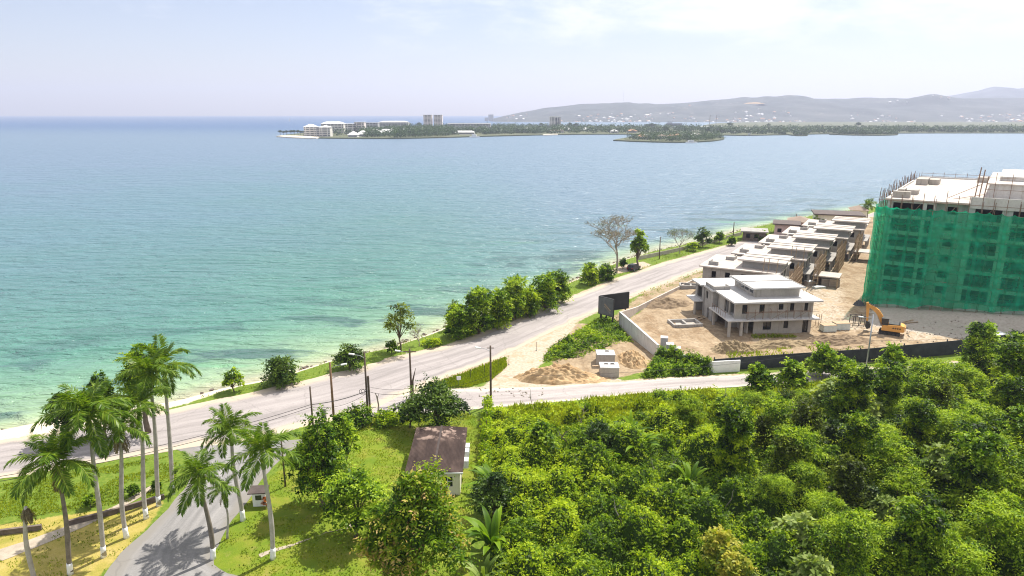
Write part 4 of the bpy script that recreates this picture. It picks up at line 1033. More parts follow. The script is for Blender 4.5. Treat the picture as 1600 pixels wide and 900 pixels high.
lp, tl = pole(1352, 585, 492, 'tall grey lamp post in front of the black hoarding', 'metal_grey', .12, -1, name='lamp_post', group=None)
b = G(507, 658); e = thing('broken_post', 'broken concrete post stub with bent wires at the road edge', 'post', b)
MB().obox((0, 0, .9), (.55, .45, 1.9), Matrix.Rotation(.05, 3, 'Y')).build('stub', 'concrete', e)
MB().tube([(-.1, 0, 1.8), (-.3, 0, 2.3), (-.5, 0, 1.9), (-.5, 0, 1.2)], .025, 5).tube([(.1, 0, 1.8), (.05, 0, 2.4), (-.2, 0, 2.2)], .025, 5).build('bent_wire', 'dark_steel', e)
b = G(591, 645); e = thing('dead_stump', 'thin leafless snag beside the doubled pole', 'stump', b)
MB().tube([(0, 0, 0), (.1, 0, 1.2), (-.05, 0, 2.3), (-.3, 0, 3.0)], [.13, .11, .1, .03], 6).tube([(-.02, 0, 2.2), (.25, 0, 2.9)], [.06, .02], 5).build('stem', 'grey_twig', e)
def cable(a, b, sag, label, r=.028):
    a, b = Vector(a), Vector(b); n = 18
    pts = [a.lerp(b, i / n) - Vector((0, 0, 4 * sag * (i / n) * (1 - i / n))) for i in range(n + 1)]
    o = MB().tube([p - a for p in pts], r, 5).build('power_cable', 'cable_black'); o.location = a
    tag(o, label, 'cable', 'overhead cables along the coast road')
z486 = ZTOP(G(491, 690), 632); z574 = cz
c486 = Vector((t486.x, t486.y, z486)); c574 = Vector((t574.x, t574.y, z574)); c642 = Vector((t642.x, t642.y, ZTOP(t642, 612)))
WL = Vector((-54, 59.5, 5.2))
cable(WL, c486, .9, 'upper black cable running left from the first dark pole past the palms'); cable(WL - Vector((0, 0, .5)), c486 - Vector((0, 0, .35)), 1.0, 'lower black cable running left from the first dark pole past the palms')
cable(c486, c574, .3, 'thick black cable from the first dark pole to the doubled pole', .045); cable(c486 - Vector((0, 0, .3)), c574 - Vector((0, 0, .35)), .8, 'thin sagging cable from the first dark pole to the doubled pole', .022)
cable(c574, c642, .5, 'black cable between the doubled pole and the braced pole'); cable(c574 + Vector((0, 0, .7)), c642 + Vector((0, 0, .6)), .4, 'higher thin cable between the doubled pole and the braced pole', .02)
cable(t522 - Vector((0, 0, .3)), t574 - Vector((0, 0, .6)), .25, 'thin wire between the brown pole top and the doubled pole top', .018)
cable(c642 + Vector((0, 0, .2)), t767 - Vector((0, 0, 4.3)), .7, 'low cable from the braced pole across the side road mouth', .022)
tR = G(1600, 530, 6)
cable(t767 - Vector((0, 0, 4.5)), Vector((56.6, 102, 4.8)), 1.4, 'long thin cable along the side road towards the lamp post', .02); cable(Vector((56.6, 102, 5.4)), Vector((98, 109, 6)), .9, 'thin cable right of the lamp post before the hoarding', .02)

# stakes and sign on the bare corner
for i, (x, y) in enumerate(((735, 592), (757, 584), (778, 577), (838, 548), (795, 570))):
    b = G(x, y); e = thing('marker_stake', 'thin grey marker stake in a line on the pale gravel corner', 'stake', b, 0, 'marker stakes on the gravel corner')
    MB().tube([(0, 0, -.1), (.03, 0, 1.6)], [.035, .03], 5).build('rod', 'dark_steel', e); MB().box(-.12, .12, -.12, .12, 0, .12).build('foot', 'concrete', e)
b = G(717, 604); e = thing('road_sign', 'small white sign on a green post at the grass corner', 'sign', b, .2)
MB().tube([(0, 0, -.1), (0, 0, 1.5)], .06, 6).build('post', 'crownshaft', e); MB().box(-.32, .32, -.1, -.06, 1.1, 1.7).build('sign_panel', 'white_paint', e)

# ------------------------------------------------------------------ walls, hoarding, low garden wall
def wallseg(name, label, pts, h, th, mat, zb=0.0, cat='wall', cap=None, tops=None):
    o0 = Vector((*pts[0], 0)); e = thing(name, label, cat, o0); mb = MB(); cb = MB()
    for i, (a, b) in enumerate(zip(pts[:-1], pts[1:])):
        a = Vector((*a, 0)) - o0; b = Vector((*b, 0)) - o0; d = (b - a).normalized(); n = Vector((-d.y, d.x, 0)) * th / 2
        h0, h1 = (tops[i], tops[i + 1]) if tops else (h, h)
        q = [a - n, b - n, b + n, a + n]; hs = [h0, h1, h1, h0]
        mb.hexa([(*k.xy, zb) for k in q] + [(*k.xy, hh) for k, hh in zip(q, hs)])
        if cap:
            m = n * 1.35; q = [a - m, b - m, b + m, a + m]; cb.hexa([(*k.xy, hh + .002) for k, hh in zip(q, hs)] + [(*k.xy, hh + .12) for k, hh in zip(q, hs)])
    mb.build('wall_panel', mat, e)
    if cap: cb.build('coping', cap, e)
    return e
wallseg('site_wall', 'tall pale concrete retaining wall between the weedy mound and the building site', [(20.9, 126.8), (22.4, 118.5), (24.6, 108.6)], 2.6, .3, 'tower_wall', -.3, cap='slab_white', tops=[2.7, 2.7, 2.2])
wallseg('boundary_wall', 'low pale wall along the road side of the building site', [(21.0, 127.2), (26, 136), (33, 146.6), (45.3, 163.3)], .9, .3, 'slab_stained', -.2, tops=[2.6, 1.2, .8, .7])
wallseg('lane_wall', 'white stained block wall along the side road', [(25.2, 107.2), (31.9, 101.9), (36.4, 102.5)], 1.9, .22, 'white_paint', -.2)
e = wallseg('black_hoarding', 'long black hoarding along the side road before the site', [(32.4, 102.9), (36.8, 103.3), (44, 104.3), (57.5, 106.4), (74, 110), (90, 114.2), (118, 119.5), (140, 123)], 2.4, .08, 'hoarding', 0, 'hoarding', tops=[1.9, 2.1, 2.25, 2.35, 2.5, 2.6, 2.7, 2.7])
for x, y, h in ((32.4, 102.9, 2.2), (36.8, 103.3, 2.3), (44, 104.3, 2.5), (50.7, 105.3, 2.5), (57.5, 106.4, 2.6), (65.7, 108.2, 2.7), (74, 110, 2.8), (82, 112.1, 2.9), (90, 114.2, 2.9)):
    MB().box(x - 32.4 - .07, x - 32.4 + .07, y - 102.9 + .05, y - 102.9 + .19, -.1, h).build('post', 'dark_steel', e)
gw = [(-62, 57.1), (-50.4, 59.5), (-44.2, 62.2)]
wallseg('garden_wall', 'low dark stone wall along the far lawn edge, left of the footpath', [(-62, 55.8), (-49.0, 59.0), (-46.6, 59.6)], .45, .22, 'stone_dark', -.1, cap='stone_dark')
wallseg('garden_wall', 'low dark stone wall behind the palms, right of the footpath', [(-44.4, 60.3), (-41.2, 62.2), (-37.2, 65.2)], .45, .22, 'stone_dark', -.1, cap='stone_dark')

# ------------------------------------------------------------------ billboards
def billboard(a, b, z0, z1, label, face, seed):
    a, b = Vector((*a, 0)), Vector((*b, 0)); L = (b - a).length; e = thing('billboard', label, 'billboard', a, math.atan2(b.y - a.y, b.x - a.x))
    MB().box(0, L, -.06, .06, z0, z1).build('panel', face, e)
    fr = MB(); fr.box(-.06, L + .06, -.1, .1, z1 + .002, z1 + .1); fr.box(-.06, L + .06, -.1, .1, z0 - .1, z0 - .002); fr.box(-.09, -.004, -.1, .1, z0 - .002, z1 + .002); fr.box(L + .004, L + .09, -.1, .1, z0 - .002, z1 + .002); fr.build('frame', 'dark_steel', e)
    for k in range(3):
        x = L * (.08 + .42 * k); MB().box(x - .09, x + .09, .12, .3, -.2, z1 - .3).build('post', 'board_black', e)
    return e, L
A = G(935, 505); zb0 = ZTOP(A, 489); zb1 = ZTOP(A, 463)
B = G(954, 504); ea, L = billboard((A.x, A.y), (B.x + .0, B.y - 3.0), zb0, zb1, 'left billboard of the V with a worn, faded grey advert', 'board_face', 1)
w = MB(); r = random.Random(4)
for i in range(7):   # weathered remains of a printed advert
    x = L * (.42 + .07 * i * .9); z = zb0 + (zb1 - zb0) * (.62 - .05 * i)
    w.obox((x, -.075, z), (L * .09, .02, .16), Matrix.Rotation(r.uniform(-.3, .1), 3, 'Y')); w.obox((x, -.075, z - .5), (L * .07, .02, .1), Matrix.Rotation(r.uniform(-.2, .2), 3, 'Y'))
w.build('faded_print', 'bamboo', ea)
C2 = G(980, 500); billboard((A.x + .3, A.y + .5), (C2.x + .3, C2.y + 1.2), zb0 + .1, zb1 - .05, 'right billboard of the V seen from its plain black back', 'board_black', 2)

# ------------------------------------------------------------------ block pillars, tanks, heaps, footings
for i, (x, y, h, lb) in enumerate(((1037, 545, 2.5, 'grey concrete block pillar, farthest of the three by the wall end'), (1046, 556, 2.5, 'grey concrete block pillar, middle of the three by the wall end'), (1056, 566, 2.6, 'grey concrete block pillar, nearest of the three by the creeper'))):
    b = G(x, y); e = thing('block_pillar', lb, 'pillar', b, -.2, 'block pillars by the wall end')
    mb = MB()
    for k in range(int(h / .42)): mb.box(-.6, .6, -.6, .6, k * .42, k * .42 + .405)
    mb.build('blocks', 'grey_block', e); MB().box(-.64, .64, -.64, .64, int(h / .42) * .42, int(h / .42) * .42 + .12).build('cap', 'slab_white', e)
for i, (x, y, hgt, holes, lb) in enumerate(((947, 573, 1.9, ((.3, .5),), 'upper square concrete tank with one hatch beside the pit'), (953, 590, 1.5, ((-.45, .4), (.55, .4)), 'lower concrete tank with two hatches beside the lane'))):
    b = G(x, y); e = thing('concrete_tank', lb, 'tank', (b.x, b.y + 1.3, 0), -.04, 'concrete tanks by the pit')
    MB().box(-1.45, 1.45, -1.2, 1.2, -.2, hgt).build('body', 'concrete_warm', e)
    MB().box(-1.5, 1.5, -1.25, 1.25, hgt + .002, hgt + .14).build('lid', 'slab_white', e)
    for hx, hy in holes:
        f = MB().box(hx - .36, hx + .36, hy - .3, hy + .3, hgt + .142, hgt + .2).build('hatch', 'concrete', e); MB().box(hx - .27, hx + .27, hy - .22, hy + .22, hgt + .202, hgt + .21).build('hatch_shade', 'shade_inside', f)  # dark plate painted as the shaded hole of the hatch
MB().box(-2.6, -1.2, .3, .55, 1.2, 1.32).build('plank', 'pallet_wood', e)

def heap(name, label, cx, cy, rx, ry, h, mat, seed, rot=0, z0=0, cat='dirt heap', ridge=0):
    n = 84; V = []; r = np.random.RandomState(seed)
    X, Y = np.meshgrid(np.linspace(-1.1, 1.1, n), np.linspace(-1.1, 1.1, n))
    q = np.hypot(X, Y) + .22 * (vnoise(X * 3 + 9, Y * 3 + 9, 1, seed) - .5)
    Z = h * np.clip(1 - q, 0, 1) ** (.8) * (.7 + .6 * vnoise(X * 2.2 + 20, Y * 2.2 + 20, 1, seed + 1)) + h * (.30 * (vnoise(X * 9 + 30, Y * 9 + 30, 1, seed + 2) - .5) + .16 * (vnoise(X * 21 + 50, Y * 21 + 50, 1, seed + 3) - .5)) * np.clip(3 * (1 - q), 0, 1) - .12 - (q > 1.02) * .25
    V = np.stack([X * rx, Y * ry, Z], -1).reshape(-1, 3); i = np.arange(n - 1)[:, None] * n + np.arange(n - 1)[None]
    Q = np.stack([i, i + 1, i + n + 1, i + n], -1).reshape(-1, 4)
    me = np_mesh(name, V, Q, mat); me.shade_smooth(); o = link(name, me); o.location = (cx, cy, z0); o.rotation_euler = (0, 0, rot)
    tag(o, label, cat); return o
p = G(868, 597); heap('soil_heap', 'orange sandy soil heap beside the side road', p.x, p.y + 1.6, 6.4, 2.6, 2.5, 'soil_orange', 71, .08)
p = G(932, 596); heap('soil_heap', 'low spread of tan soil between the orange heap and the tanks', p.x - 1.5, p.y + 1.0, 4.0, 2.2, .8, 'soil_orange', 72)
p = G(992, 572); heap('soil_heap', 'rust-brown soil heap between the tanks and the retaining wall', p.x - .2, p.y + 2.0, 2.8, 3.6, 2.2, 'soil_orange', 73, .5)
p = G(1048, 478); heap('soil_heap', 'dark brown earth heap inside the site by the low wall', p.x - .5, p.y + 1, 6.0, 4.0, 1.7, 'soil_brown', 74, .3)
p = G(1150, 553); heap('soil_heap', 'weedy spoil heap in front of the nearest villa', p.x + .2, p.y + 1.5, 4.6, 2.2, 2.3, 'soil_site', 75)
p = G(1215, 545); heap('soil_heap', 'long low spoil ridge between the villa and the hoarding', p.x + 1, p.y + 1.2, 7.5, 2.2, 1.6, 'soil_site', 76, .1)
p = G(1310, 540); heap('soil_heap', 'rough brown spoil ridge left of the excavator', p.x + 0, p.y + 1.5, 8.5, 2.4, 1.7, 'soil_brown', 77, .12)
p = G(1075, 455); heap('soil_heap', 'small reddish earth heap behind the concrete footing', p.x + 4, p.y + 4, 2.5, 2.2, .8, 'soil_brown', 78)
pts = np.concatenate([scatter([(36, 109), (60, 113), (62, 110), (36, 106)], 2600, 41, z=lambda x, y: .2 + vnoise(x, y, 2, 3) * .9, keep=lambda x, y: vnoise(x, y, 1.6, 12) > .5), scatter([(24.6, 109.4), (33.5, 107), (36, 104.5), (31, 103.5)], 2600, 42, keep=lambda x, y: vnoise(x, y, 1.6, 13) > .35), scatter([(44, 118), (52, 119), (52, 120.2), (44, 119.6)], 700, 43)])
blades('site_weeds', pts, .5, .15, 'grass_blade', 44, 'patchy weeds along the inner edge of the building site')
# stones strewn by the lane (uncountable rubble)
r = np.random.RandomState(3); mb = MB()
for i in range(260):
    if i < 60: q = G(r.uniform(745, 850), r.uniform(606, 622))
    else: q = Vector((r.uniform(60, 105), 0, 0)); q.y = 112 + (q.x - 60) * .1 + r.uniform(2, 14); 
    s = r.uniform(.08, .26); zz = float(ground_z(np.array([q.x]), np.array([q.y]))[0])
    mb.obox((q.x, q.y, zz + s * .25), (s, s * r.uniform(.6, 1), s * .6), Matrix.Rotation(r.rand() * 3, 3, 'Z') @ Matrix.Rotation(r.rand(), 3, 'X'))
tag(mb.build('rubble', 'debris'), 'loose stones strewn along the lane and site edge', 'rubble', kind='stuff')

def footing(cx, cy, L, W, rot, label, h=.7):
    e = thing('foundation_frame', label, 'foundation', (cx, cy, .05), rot, 'concrete footings on the site'); mb = MB()
    mb.box(-L / 2, L / 2, -W / 2, -W / 2 + .35, 0, h); mb.box(-L / 2, L / 2, W / 2 - .35, W / 2, 0, h); mb.box(-L / 2, -L / 2 + .35, -W / 2 + .35, W / 2 - .35, 0, h); mb.box(L / 2 - .35, L / 2, -W / 2 + .35, W / 2 - .35, 0, h); mb.box(-.2, .2, -W / 2 + .35, W / 2 - .35, 0, h * .9)
    mb.build('beam', 'concrete', e); MB().box(-L / 2 + .35, L / 2 - .35, -W / 2 + .35, W / 2 - .35, .02, .12).build('floor_slab', 'concrete_warm', e)
p = G(1073, 512); footing(p.x, p.y + 1.5, 5.8, 3.8, .12, 'open concrete footing frame in front of the nearest villa')
p = G(1078, 452); footing(p.x + .4, p.y + 1.0, 5.2, 3.0, -.2, 'low concrete footing by the road-side wall', .9)

# ------------------------------------------------------------------ cottage, kiosk
c0 = Vector((-8.35, 65.9, 0))
e = thing('cottage', 'small cream cottage with a dark rusty sheet roof on the lawn', 'house', c0, R(1))
W2, D = 2.75, 9.7
wm = MB(); wm.wall((-W2, 0), (W2, 0), 0, 2.85, .2, [(.8, 1.9, 1.0, 2.2), (3.6, 4.7, 1.0, 2.2)]); wm.wall((W2, .2), (W2, D), 0, 2.85, .2, [(1.5, 2.5, 1.0, 2.2), (4.2, 5.1, .0, 2.1), (7, 8, 1.0, 2.2)]); wm.wall((W2, D + .2), (-W2, D + .2), 0, 2.85, .2); wm.wall((-W2, D), (-W2, .2), 0, 2.85, .2, [(2, 3.2, 1, 2.2), (6, 7.2, 1, 2.2)])
wm.build('wall', 'cream_paint', e)
for (x0, x1, y) in ((-W2 + .8, -W2 + 1.9, .12), (-W2 + 3.6, -W2 + 4.7, .12)):
    f = MB().box(x0, x1, y, y + .05, 1.0, 2.2).build('window', 'glass_dark', e); g = MB(); g.box(x0, x1, y - .03, y - .002, 1.58, 1.63); g.box((x0 + x1) / 2 - .03, (x0 + x1) / 2 + .03, y - .034, y - .004, 1.0, 2.2); g.build('frame', 'white_paint', f)
for (y0, y1) in ((1.7, 2.7), (7.2, 8.2)): MB().box(W2 - .12, W2 - .08, y0, y1, 1.0, 2.2).build('window', 'glass_dark', e)
MB().box(W2 - .12, W2 - .07, 4.4, 5.3, .02, 2.1).build('door', 'white_paint', e)
rf = MB(); rf.hexa([(-3.1, -.45, 2.86), (0, -.45, 3.12), (0, D + .6, 3.12), (-3.1, D + .6, 2.86), (-3.1, -.45, 2.96), (0, -.45, 3.22), (0, D + .6, 3.22), (-3.1, D + .6, 2.96)]); rf.hexa([(0.004, -.45, 3.12), (3.1, -.45, 2.86), (3.1, D + .6, 2.86), (0.004, D + .6, 3.12), (0.004, -.45, 3.22), (3.1, -.45, 2.96), (3.1, D + .6, 2.96), (0.004, D + .6, 3.22)])
def rusty():
    m, nt, b, o = new_mat('rusty_sheets'); tc = N(nt, 'ShaderNodeTexCoord').outputs['Object']
    sh = N(nt, 'ShaderNodeTexVoronoi', distance='CHEBYCHEV'); sh.inputs['Scale'].default_value = 1; sh.inputs['Randomness'].default_value = .35
    nt.links.new(mapping(nt, tc, (.95, .33, .01)), sh.inputs['Vector'])
    sv = N(nt, 'ShaderNodeSeparateColor'); nt.links.new(sh.outputs['Color'], sv.inputs[0])
    n1 = noise(nt, mapping(nt, tc, (1.2, .35, 1)), .9, 6, .7); n2 = noise(nt, tc, .5, 5, .7)
    col = ramp(nt, n1, [(.3, (.03, .02, .017)), (.5, (.056, .039, .033)), (.7, (.095, .066, .055))])
    col = mixc(nt, mth(nt, 'MULTIPLY', sv.outputs[0], .45), col, (.03, .021, .02))
    yy = N(nt, 'ShaderNodeSeparateXYZ'); nt.links.new(tc, yy.inputs[0])
    worn = mth(nt, 'MULTIPLY', sstep(nt, n2, .5, .6), sstep(nt, yy.outputs[1], 6.0, 8.0))
    col = mixc(nt, worn, col, (.30, .22, .18))
    wv = N(nt, 'ShaderNodeTexWave', bands_direction='X'); wv.inputs['Scale'].default_value = 2.2; nt.links.new(tc, wv.inputs['Vector'])
    nt.links.new(col, b.inputs['Base Color']); b.inputs['Roughness'].default_value = .9; b.inputs['Specular IOR Level'].default_value = .1; bump(nt, b, wv.outputs['Fac'], .5, .04)
    return m
M['rusty'] = rusty(); rfo = rf.build('roof', 'rusty', e)
MB().box(-3.14, 3.14, -.5, -.455, 2.80, 2.97).build('fascia', 'white_paint', rfo); MB().box(-.12, .12, -.45, D + .6, 3.225, 3.27).build('ridge_cap', 'roof_rusty', rfo)
for y0, z0 in ((3.1, 1.9), (4.9, 2.1), (6.3, 2.0)):
    b_ = MB().box(W2 + .01, W2 + .75, y0, y0 + .95, z0 - .45, z0 + .45).build('air_conditioner', 'white_paint', e); MB().box(W2 + .752, W2 + .77, y0 + .12, y0 + .83, z0 - .33, z0 + .33).build('grille', 'metal_grey', b_)
b = G(408, 786); e = thing('gate_kiosk', 'small white gate kiosk with flat dark roof among the palms', 'kiosk', b, .1, None, .72)
km = MB(); km.wall((-.9, -.9), (.9, -.9), 0, 2.1, .1, [(.4, 1.3, 1.0, 1.8)]); km.wall((.9, -.8), (.9, .9), 0, 2.1, .1); km.wall((.9, 1.0), (-.9, 1.0), 0, 2.1, .1); km.wall((-.9, .9), (-.9, -.8), 0, 2.1, .1, [(.4, 1.3, 0, 1.95)]); km.build('wall', 'white_paint', e)
MB().box(-1.5, 1.1, -1.1, 1.2, 2.105, 2.25).build('roof', 'roof_dark', e); MB().box(-.5, .4, -.86, -.83, 1.0, 1.8).build('window', 'glass_dark', e)

# ------------------------------------------------------------------ nearest villa
def window(e, x0, x1, y, z0, z1, bars=1):
    f = MB(); t = .07
    f.box(x0, x1, y, y + .1, z0, z0 + t).box(x0, x1, y, y + .1, z1 - t, z1).box(x0, x0 + t, y, y + .1, z0 + t, z1 - t).box(x1 - t, x1, y, y + .1, z0 + t, z1 - t)
    for k in range(bars): f.box(x0 + (x1 - x0) * (k + 1) / (bars + 1) - .03, x0 + (x1 - x0) * (k + 1) / (bars + 1) + .03, y + .02, y + .08, z0 + t, z1 - t)
    w = f.build('window', 'frame_dark', e); MB().box(x0 + t, x1 - t, y + .082, y + .096, z0 + t, z1 - t).build('pane', 'glass_dark', w)
V1 = Vector((41.1, 120.6, 0)); v1 = thing('villa', 'nearest bare concrete villa with white flat roofs and clerestory, facing the lane', 'house', V1, R(5.5), 'unfinished villas on the site')
wu = MB(); up = [(1.3, 2.3, 4.15, 5.85), (4.6, 5.6, 4.15, 5.85), (8.3, 9.2, 4.75, 5.85), (10.5, 11.3, 4.35, 5.95), (13.3, 14.0, 4.35, 5.95)]
wu.wall((0, 0), (15, 0), 3.25, 6.3, .25, up); wu.wall((15, .25), (15, 13), 3.25, 6.3, .25, [(3, 5, 4.2, 5.8), (8, 10, 4.2, 5.8)]); wu.wall((15, 13.25), (1.5, 13.25), 3.25, 6.3, .25); wu.wall((0, 8), (0, .25), 3.25, 6.3, .25, [(3.0, 5.0, 3.4, 5.7), (5.4, 7.4, 3.4, 5.9)])
lo = [(.0, 1.2, .1, 2.7), (3.0, 4.6, .9, 2.4), (7.0, 7.9, 1.1, 2.5), (10.7, 11.8, .1, 2.6)]
wu.wall((2.6, .05), (15, .05), -.2, 3.0, .25, [(a - 0, b - 0, c, d_) for a, b, c, d_ in lo]); wu.wall((15, .3), (15, 13), -.2, 3.0, .25, [(4, 6, 1, 2.4)]); wu.wall((15, 13.25), (1.5, 13.25), -.2, 3.0, .25); wu.wall((2.6, 8), (2.6, .3), -.2, 3.0, .25, [(4.5, 6.6, .1, 2.6)])
wu.build('wall', 'concrete_warm', v1)
# stair tower and left wing
tw = MB(); tw.wall((-1.0, 8.3), (.2, 8.3), -.2, 7.3, .3); tw.wall((-1.0, 12.5), (-1.0, 8.6), -.2, 7.3, .25, [(.5, 1.6, 4.1, 5.6), (1.6, 2.6, .1, 2.4)]); tw.wall((.2, 8.35), (2.4, 8.35), 6.6, 7.3, .25); tw.wall((2.4, 8.6), (2.4, 10.3), 6.6, 7.3, .25)
tw.build('stair_tower', 'concrete', v1)
wg = MB(); wg.wall((-1.2, 12.6), (-.2, 12.6), -.2, 6.3, .25); wg.wall((-1.2, 17), (-1.2, 12.85), 3.25, 6.3, .25, [(.8, 3.4, 3.5, 5.9)]); wg.wall((6, 17.2), (-1.2, 17.2), -.2, 6.3, .25); wg.wall((6, 13.5), (6, 17), -.2, 6.3, .25); wg.wall((.8, 16.9), (.8, 12.9), -.2, 3.0, .25); wg.build('wing', 'concrete', v1)
sl = MB(); sl.box(-1.7, 15.9, -1.25, 8.2, 3.003, 3.248); sl.box(-3.0, 2.0, 12.9, 17.6, 3.003, 3.248); sl.box(.3, 14.9, 8.25, 13, 3.003, 3.248); sl.build('floor_slab', 'slab_white', v1)
MB().box(.2, 14.8, .2, 13, -.1, .06).build('ground_slab', 'concrete', v1)
for x, y in ((-1.3, -.9), (-1.3, 6.5), (1.0, -.9)): MB().box(x - .22, x + .22, y - .22, y + .22, -.2, 3.0).build('column', 'concrete_warm', v1)
MB().tube([(-2.5, 13.6, -.2), (-2.5, 13.6, 3.0)], .28, 10).build('column', 'concrete_warm', v1)
rl = MB(); rl.prism([(-.7, -1.0), (16.3, -1.0), (16.3, 13.6), (6.6, 13.6), (6.6, 18), (-1.9, 18), (-1.9, 12.7), (-1.35, 12.7), (-1.35, 8.0), (-.7, 8.0)], 6.303, 6.6); rfo = rl.build('roof', 'slab_white', v1)
MB().box(4.6, 13.4, 2.5, 11.5, 6.602, 8.3).build('clerestory', 'concrete_warm', v1)
cw = MB(); [cw.box(4.56, 4.597, 3.2 + 2.0 * k, 4.6 + 2.0 * k, 7.2, 8.2) for k in range(4)]; cw.build('clerestory_window', 'glass_dark', v1)
MB().box(3.6, 14.0, 1.6, 12.0, 8.303, 8.55).build('upper_roof', 'slab_white', v1)
ps = MB(); ps.box(3.6, 14.0, 6.75, 6.95, 8.553, 8.66); ps.box(3.6, 3.8, 1.6, 12, 8.553, 8.63).box(13.8, 14, 1.6, 12, 8.553, 8.63); ps.build('roof_curb', 'concrete', v1)
for x0, x1, z0, z1 in up: window(v1, x0, x1, .12, z0, z1)
for x0, x1, z0, z1 in lo[1:]: window(v1, x0 + 2.6, x1 + 2.6, .18, z0, z1)
window(v1, 5.55, 6.0, 99, 0, 1) if False else None
rg = MB()
for k in range(7): x = .2 - .05; y = .6 + k * 1.05; rg.box(-1.62, -1.56, y, y + .06, 3.25, 4.35)
rg.box(-1.62, -1.56, .6, 7.0, 4.3, 4.36); rg.build('railing', 'rust_pole', v1)
inn = MB(); inn.box(.3, 14.7, 4.5, 4.7, .06, 2.98); inn.box(.3, 14.7, 4.5, 4.7, 3.26, 6.28); inn.build('partition', 'concrete', v1)

def scaffold(name, label, loc, rot, L, H, dep=1.0, step=1.5, lift=1.6, z0=0.0, mat='rust_pole', rail=.03, seed=1, lean=.0):
    """tied poles: posts and ledgers"""
    e = thing(name, label, 'scaffold', loc, rot, None); r = random.Random(seed); up = MB(); hz = MB(); n = int(L / step)
    for d in (0, dep):
        for k in range(n + 1):
            x = k * step + r.uniform(-.12, .12); up.tube([(x, -d, z0), (x + r.uniform(-.1, .1), -d + r.uniform(-.06, .06), z0 + H + r.uniform(-.3, .8))], rail, 4)
        z = lift
        while z <= H: hz.tube([(-.3, -d, z0 + z + r.uniform(-.1, .1)), (L + .3, -d, z0 + z + r.uniform(-.1, .1))], rail, 4); z += lift
    z = lift
    while z <= H:
        for k in range(0, n + 1): hz.tube([(k * step, .1, z0 + z), (k * step, -dep - .2, z0 + z)], rail, 4)
        z += lift
    for k in range(0, n, 3): hz.tube([(k * step, -dep, z0), (min(L, (k + 2) * step), -dep, z0 + min(H, 2 * lift))], rail, 4)
    b0 = len(up.v); up.v += hz.v; up.f += [tuple(i + b0 for i in f) for f in hz.f]; up.build('poles', mat, e)
    return e
ca, sa = math.cos(R(5.5)), math.sin(R(5.5))
def VL(x, y, z): return (V1.x + ca * x - sa * y, V1.y + sa * x + ca * y, z)
scaffold('balcony_scaffold', 'thin rusty props and rails along the nearest villa balcony', VL(2.0, -.5, 3.25), R(5.5), 13.4, 1.7, .5, 1.5, 1.35, 0, 'rust_pole', .035, 5)
scaffold('corner_scaffold', 'thin scaffold at the right corner of the nearest villa', VL(15.6, 4, 0), R(95.5), 4.5, 6.6, .7, 1.1, 1.5, 0, 'rust_pole', .035, 6)

# ------------------------------------------------------------------ villa row
def villa(loc, rot, label, k):
    e = thing('villa', label, 'house', loc, rot, 'unfinished villas on the site')
    w = MB(); ops = [(2, 3, 4, 5.5), (5, 6.1, 4, 5.5), (8.5, 9.8, 4.2, 5.5), (13, 14, 4, 5.5), (3, 4.5, 1, 2.4), (9, 10.5, 1, 2.4)]
    w.wall((.6, .6), (16.4, .6), -.2, 6.3, .25, ops); w.wall((16.4, .85), (16.4, 14), -.2, 6.3, .25, [(1.5, 4.5, .2, 2.7), (6, 9, .2, 2.7), (1.5, 3.8, 3.6, 5.7), (6, 8.2, 3.6, 5.7), (10, 12, 3.6, 5.7)]); w.wall((16.4, 14.25), (.6, 14.25), -.2, 6.3, .25); w.wall((.6, 14), (.6, .85), -.2, 6.3, .25, [(2, 4, 4, 5.6), (8, 10, 4, 5.6)])
    w.build('wall', 'block_wall', e)
    MB().box(.9, 18.2, .95, 13.9, 3.0, 3.22).build('floor_slab', 'concrete', e)
    MB().box(-.2, 17.2, 0, 14.8, 6.303, 6.58).build('roof', 'slab_stained', e)
    MB().box(1.4, 3.6, 2.0, 2.25, 6.582, 7.4).box(1.4, 1.65, 2.25, 4.6, 6.582, 7.4).build('parapet', 'concrete', e); MB().box(3.4, 5.4, 9.4, 9.65, 6.582, 7.35).box(5.15, 5.4, 9.65, 12.2, 6.582, 7.35).build('parapet', 'concrete', e)
    MB().box(8.6, 17.0, 3.2, 11.2, 6.582, 8.25).build('clerestory', 'concrete', e)
    MB().box(7.8, 17.9, 2.3, 12.0, 8.253, 8.5).build('upper_roof', 'slab_stained', e)
    c = MB(); c.box(7.8, 17.9, 6.2, 6.45, 8.503, 8.62).box(7.8, 17.9, 9.2, 9.4, 8.503, 8.6); c.build('roof_curb', 'concrete', e)
    MB().box(7.7, 17.98, 2.2, 2.3, 8.2, 8.56).build('fascia', 'slab_stained', e)
    MB().box(.9, 16.2, 5.2, 5.4, -.1, 6.28).build('partition', 'shade_inside', e)  # inner wall coloured near-black so the rooms look shaded
    if k < 2: [MB().tube([(x, y, 6.58), (x + .1, y, 9.6)], .07, 5).build('starter_bar', 'bamboo', e) for x, y in ((13.6, 1.0), (14.6, 1.0), (16.4, .8))]
    for y in (1.5, 5.2, 9, 12.8): MB().box(17.7, 18.1, y - .2, y + .2, -.2, 3.0).build('column', 'concrete', e)
    if k in (1, 3): MB().box(18.6, 24.5, 2, 7.5, 2.6, 2.85).build('carport_roof', 'slab_stained', e); [MB().box(x - .15, x + .15, y - .15, y + .15, -.2, 2.6).build('column', 'bamboo', e) for x in (19, 24.1) for y in (2.4, 7.1)]
    return e
order = ['second', 'third', 'fourth', 'fifth', 'farthest']
RV = R(-31)
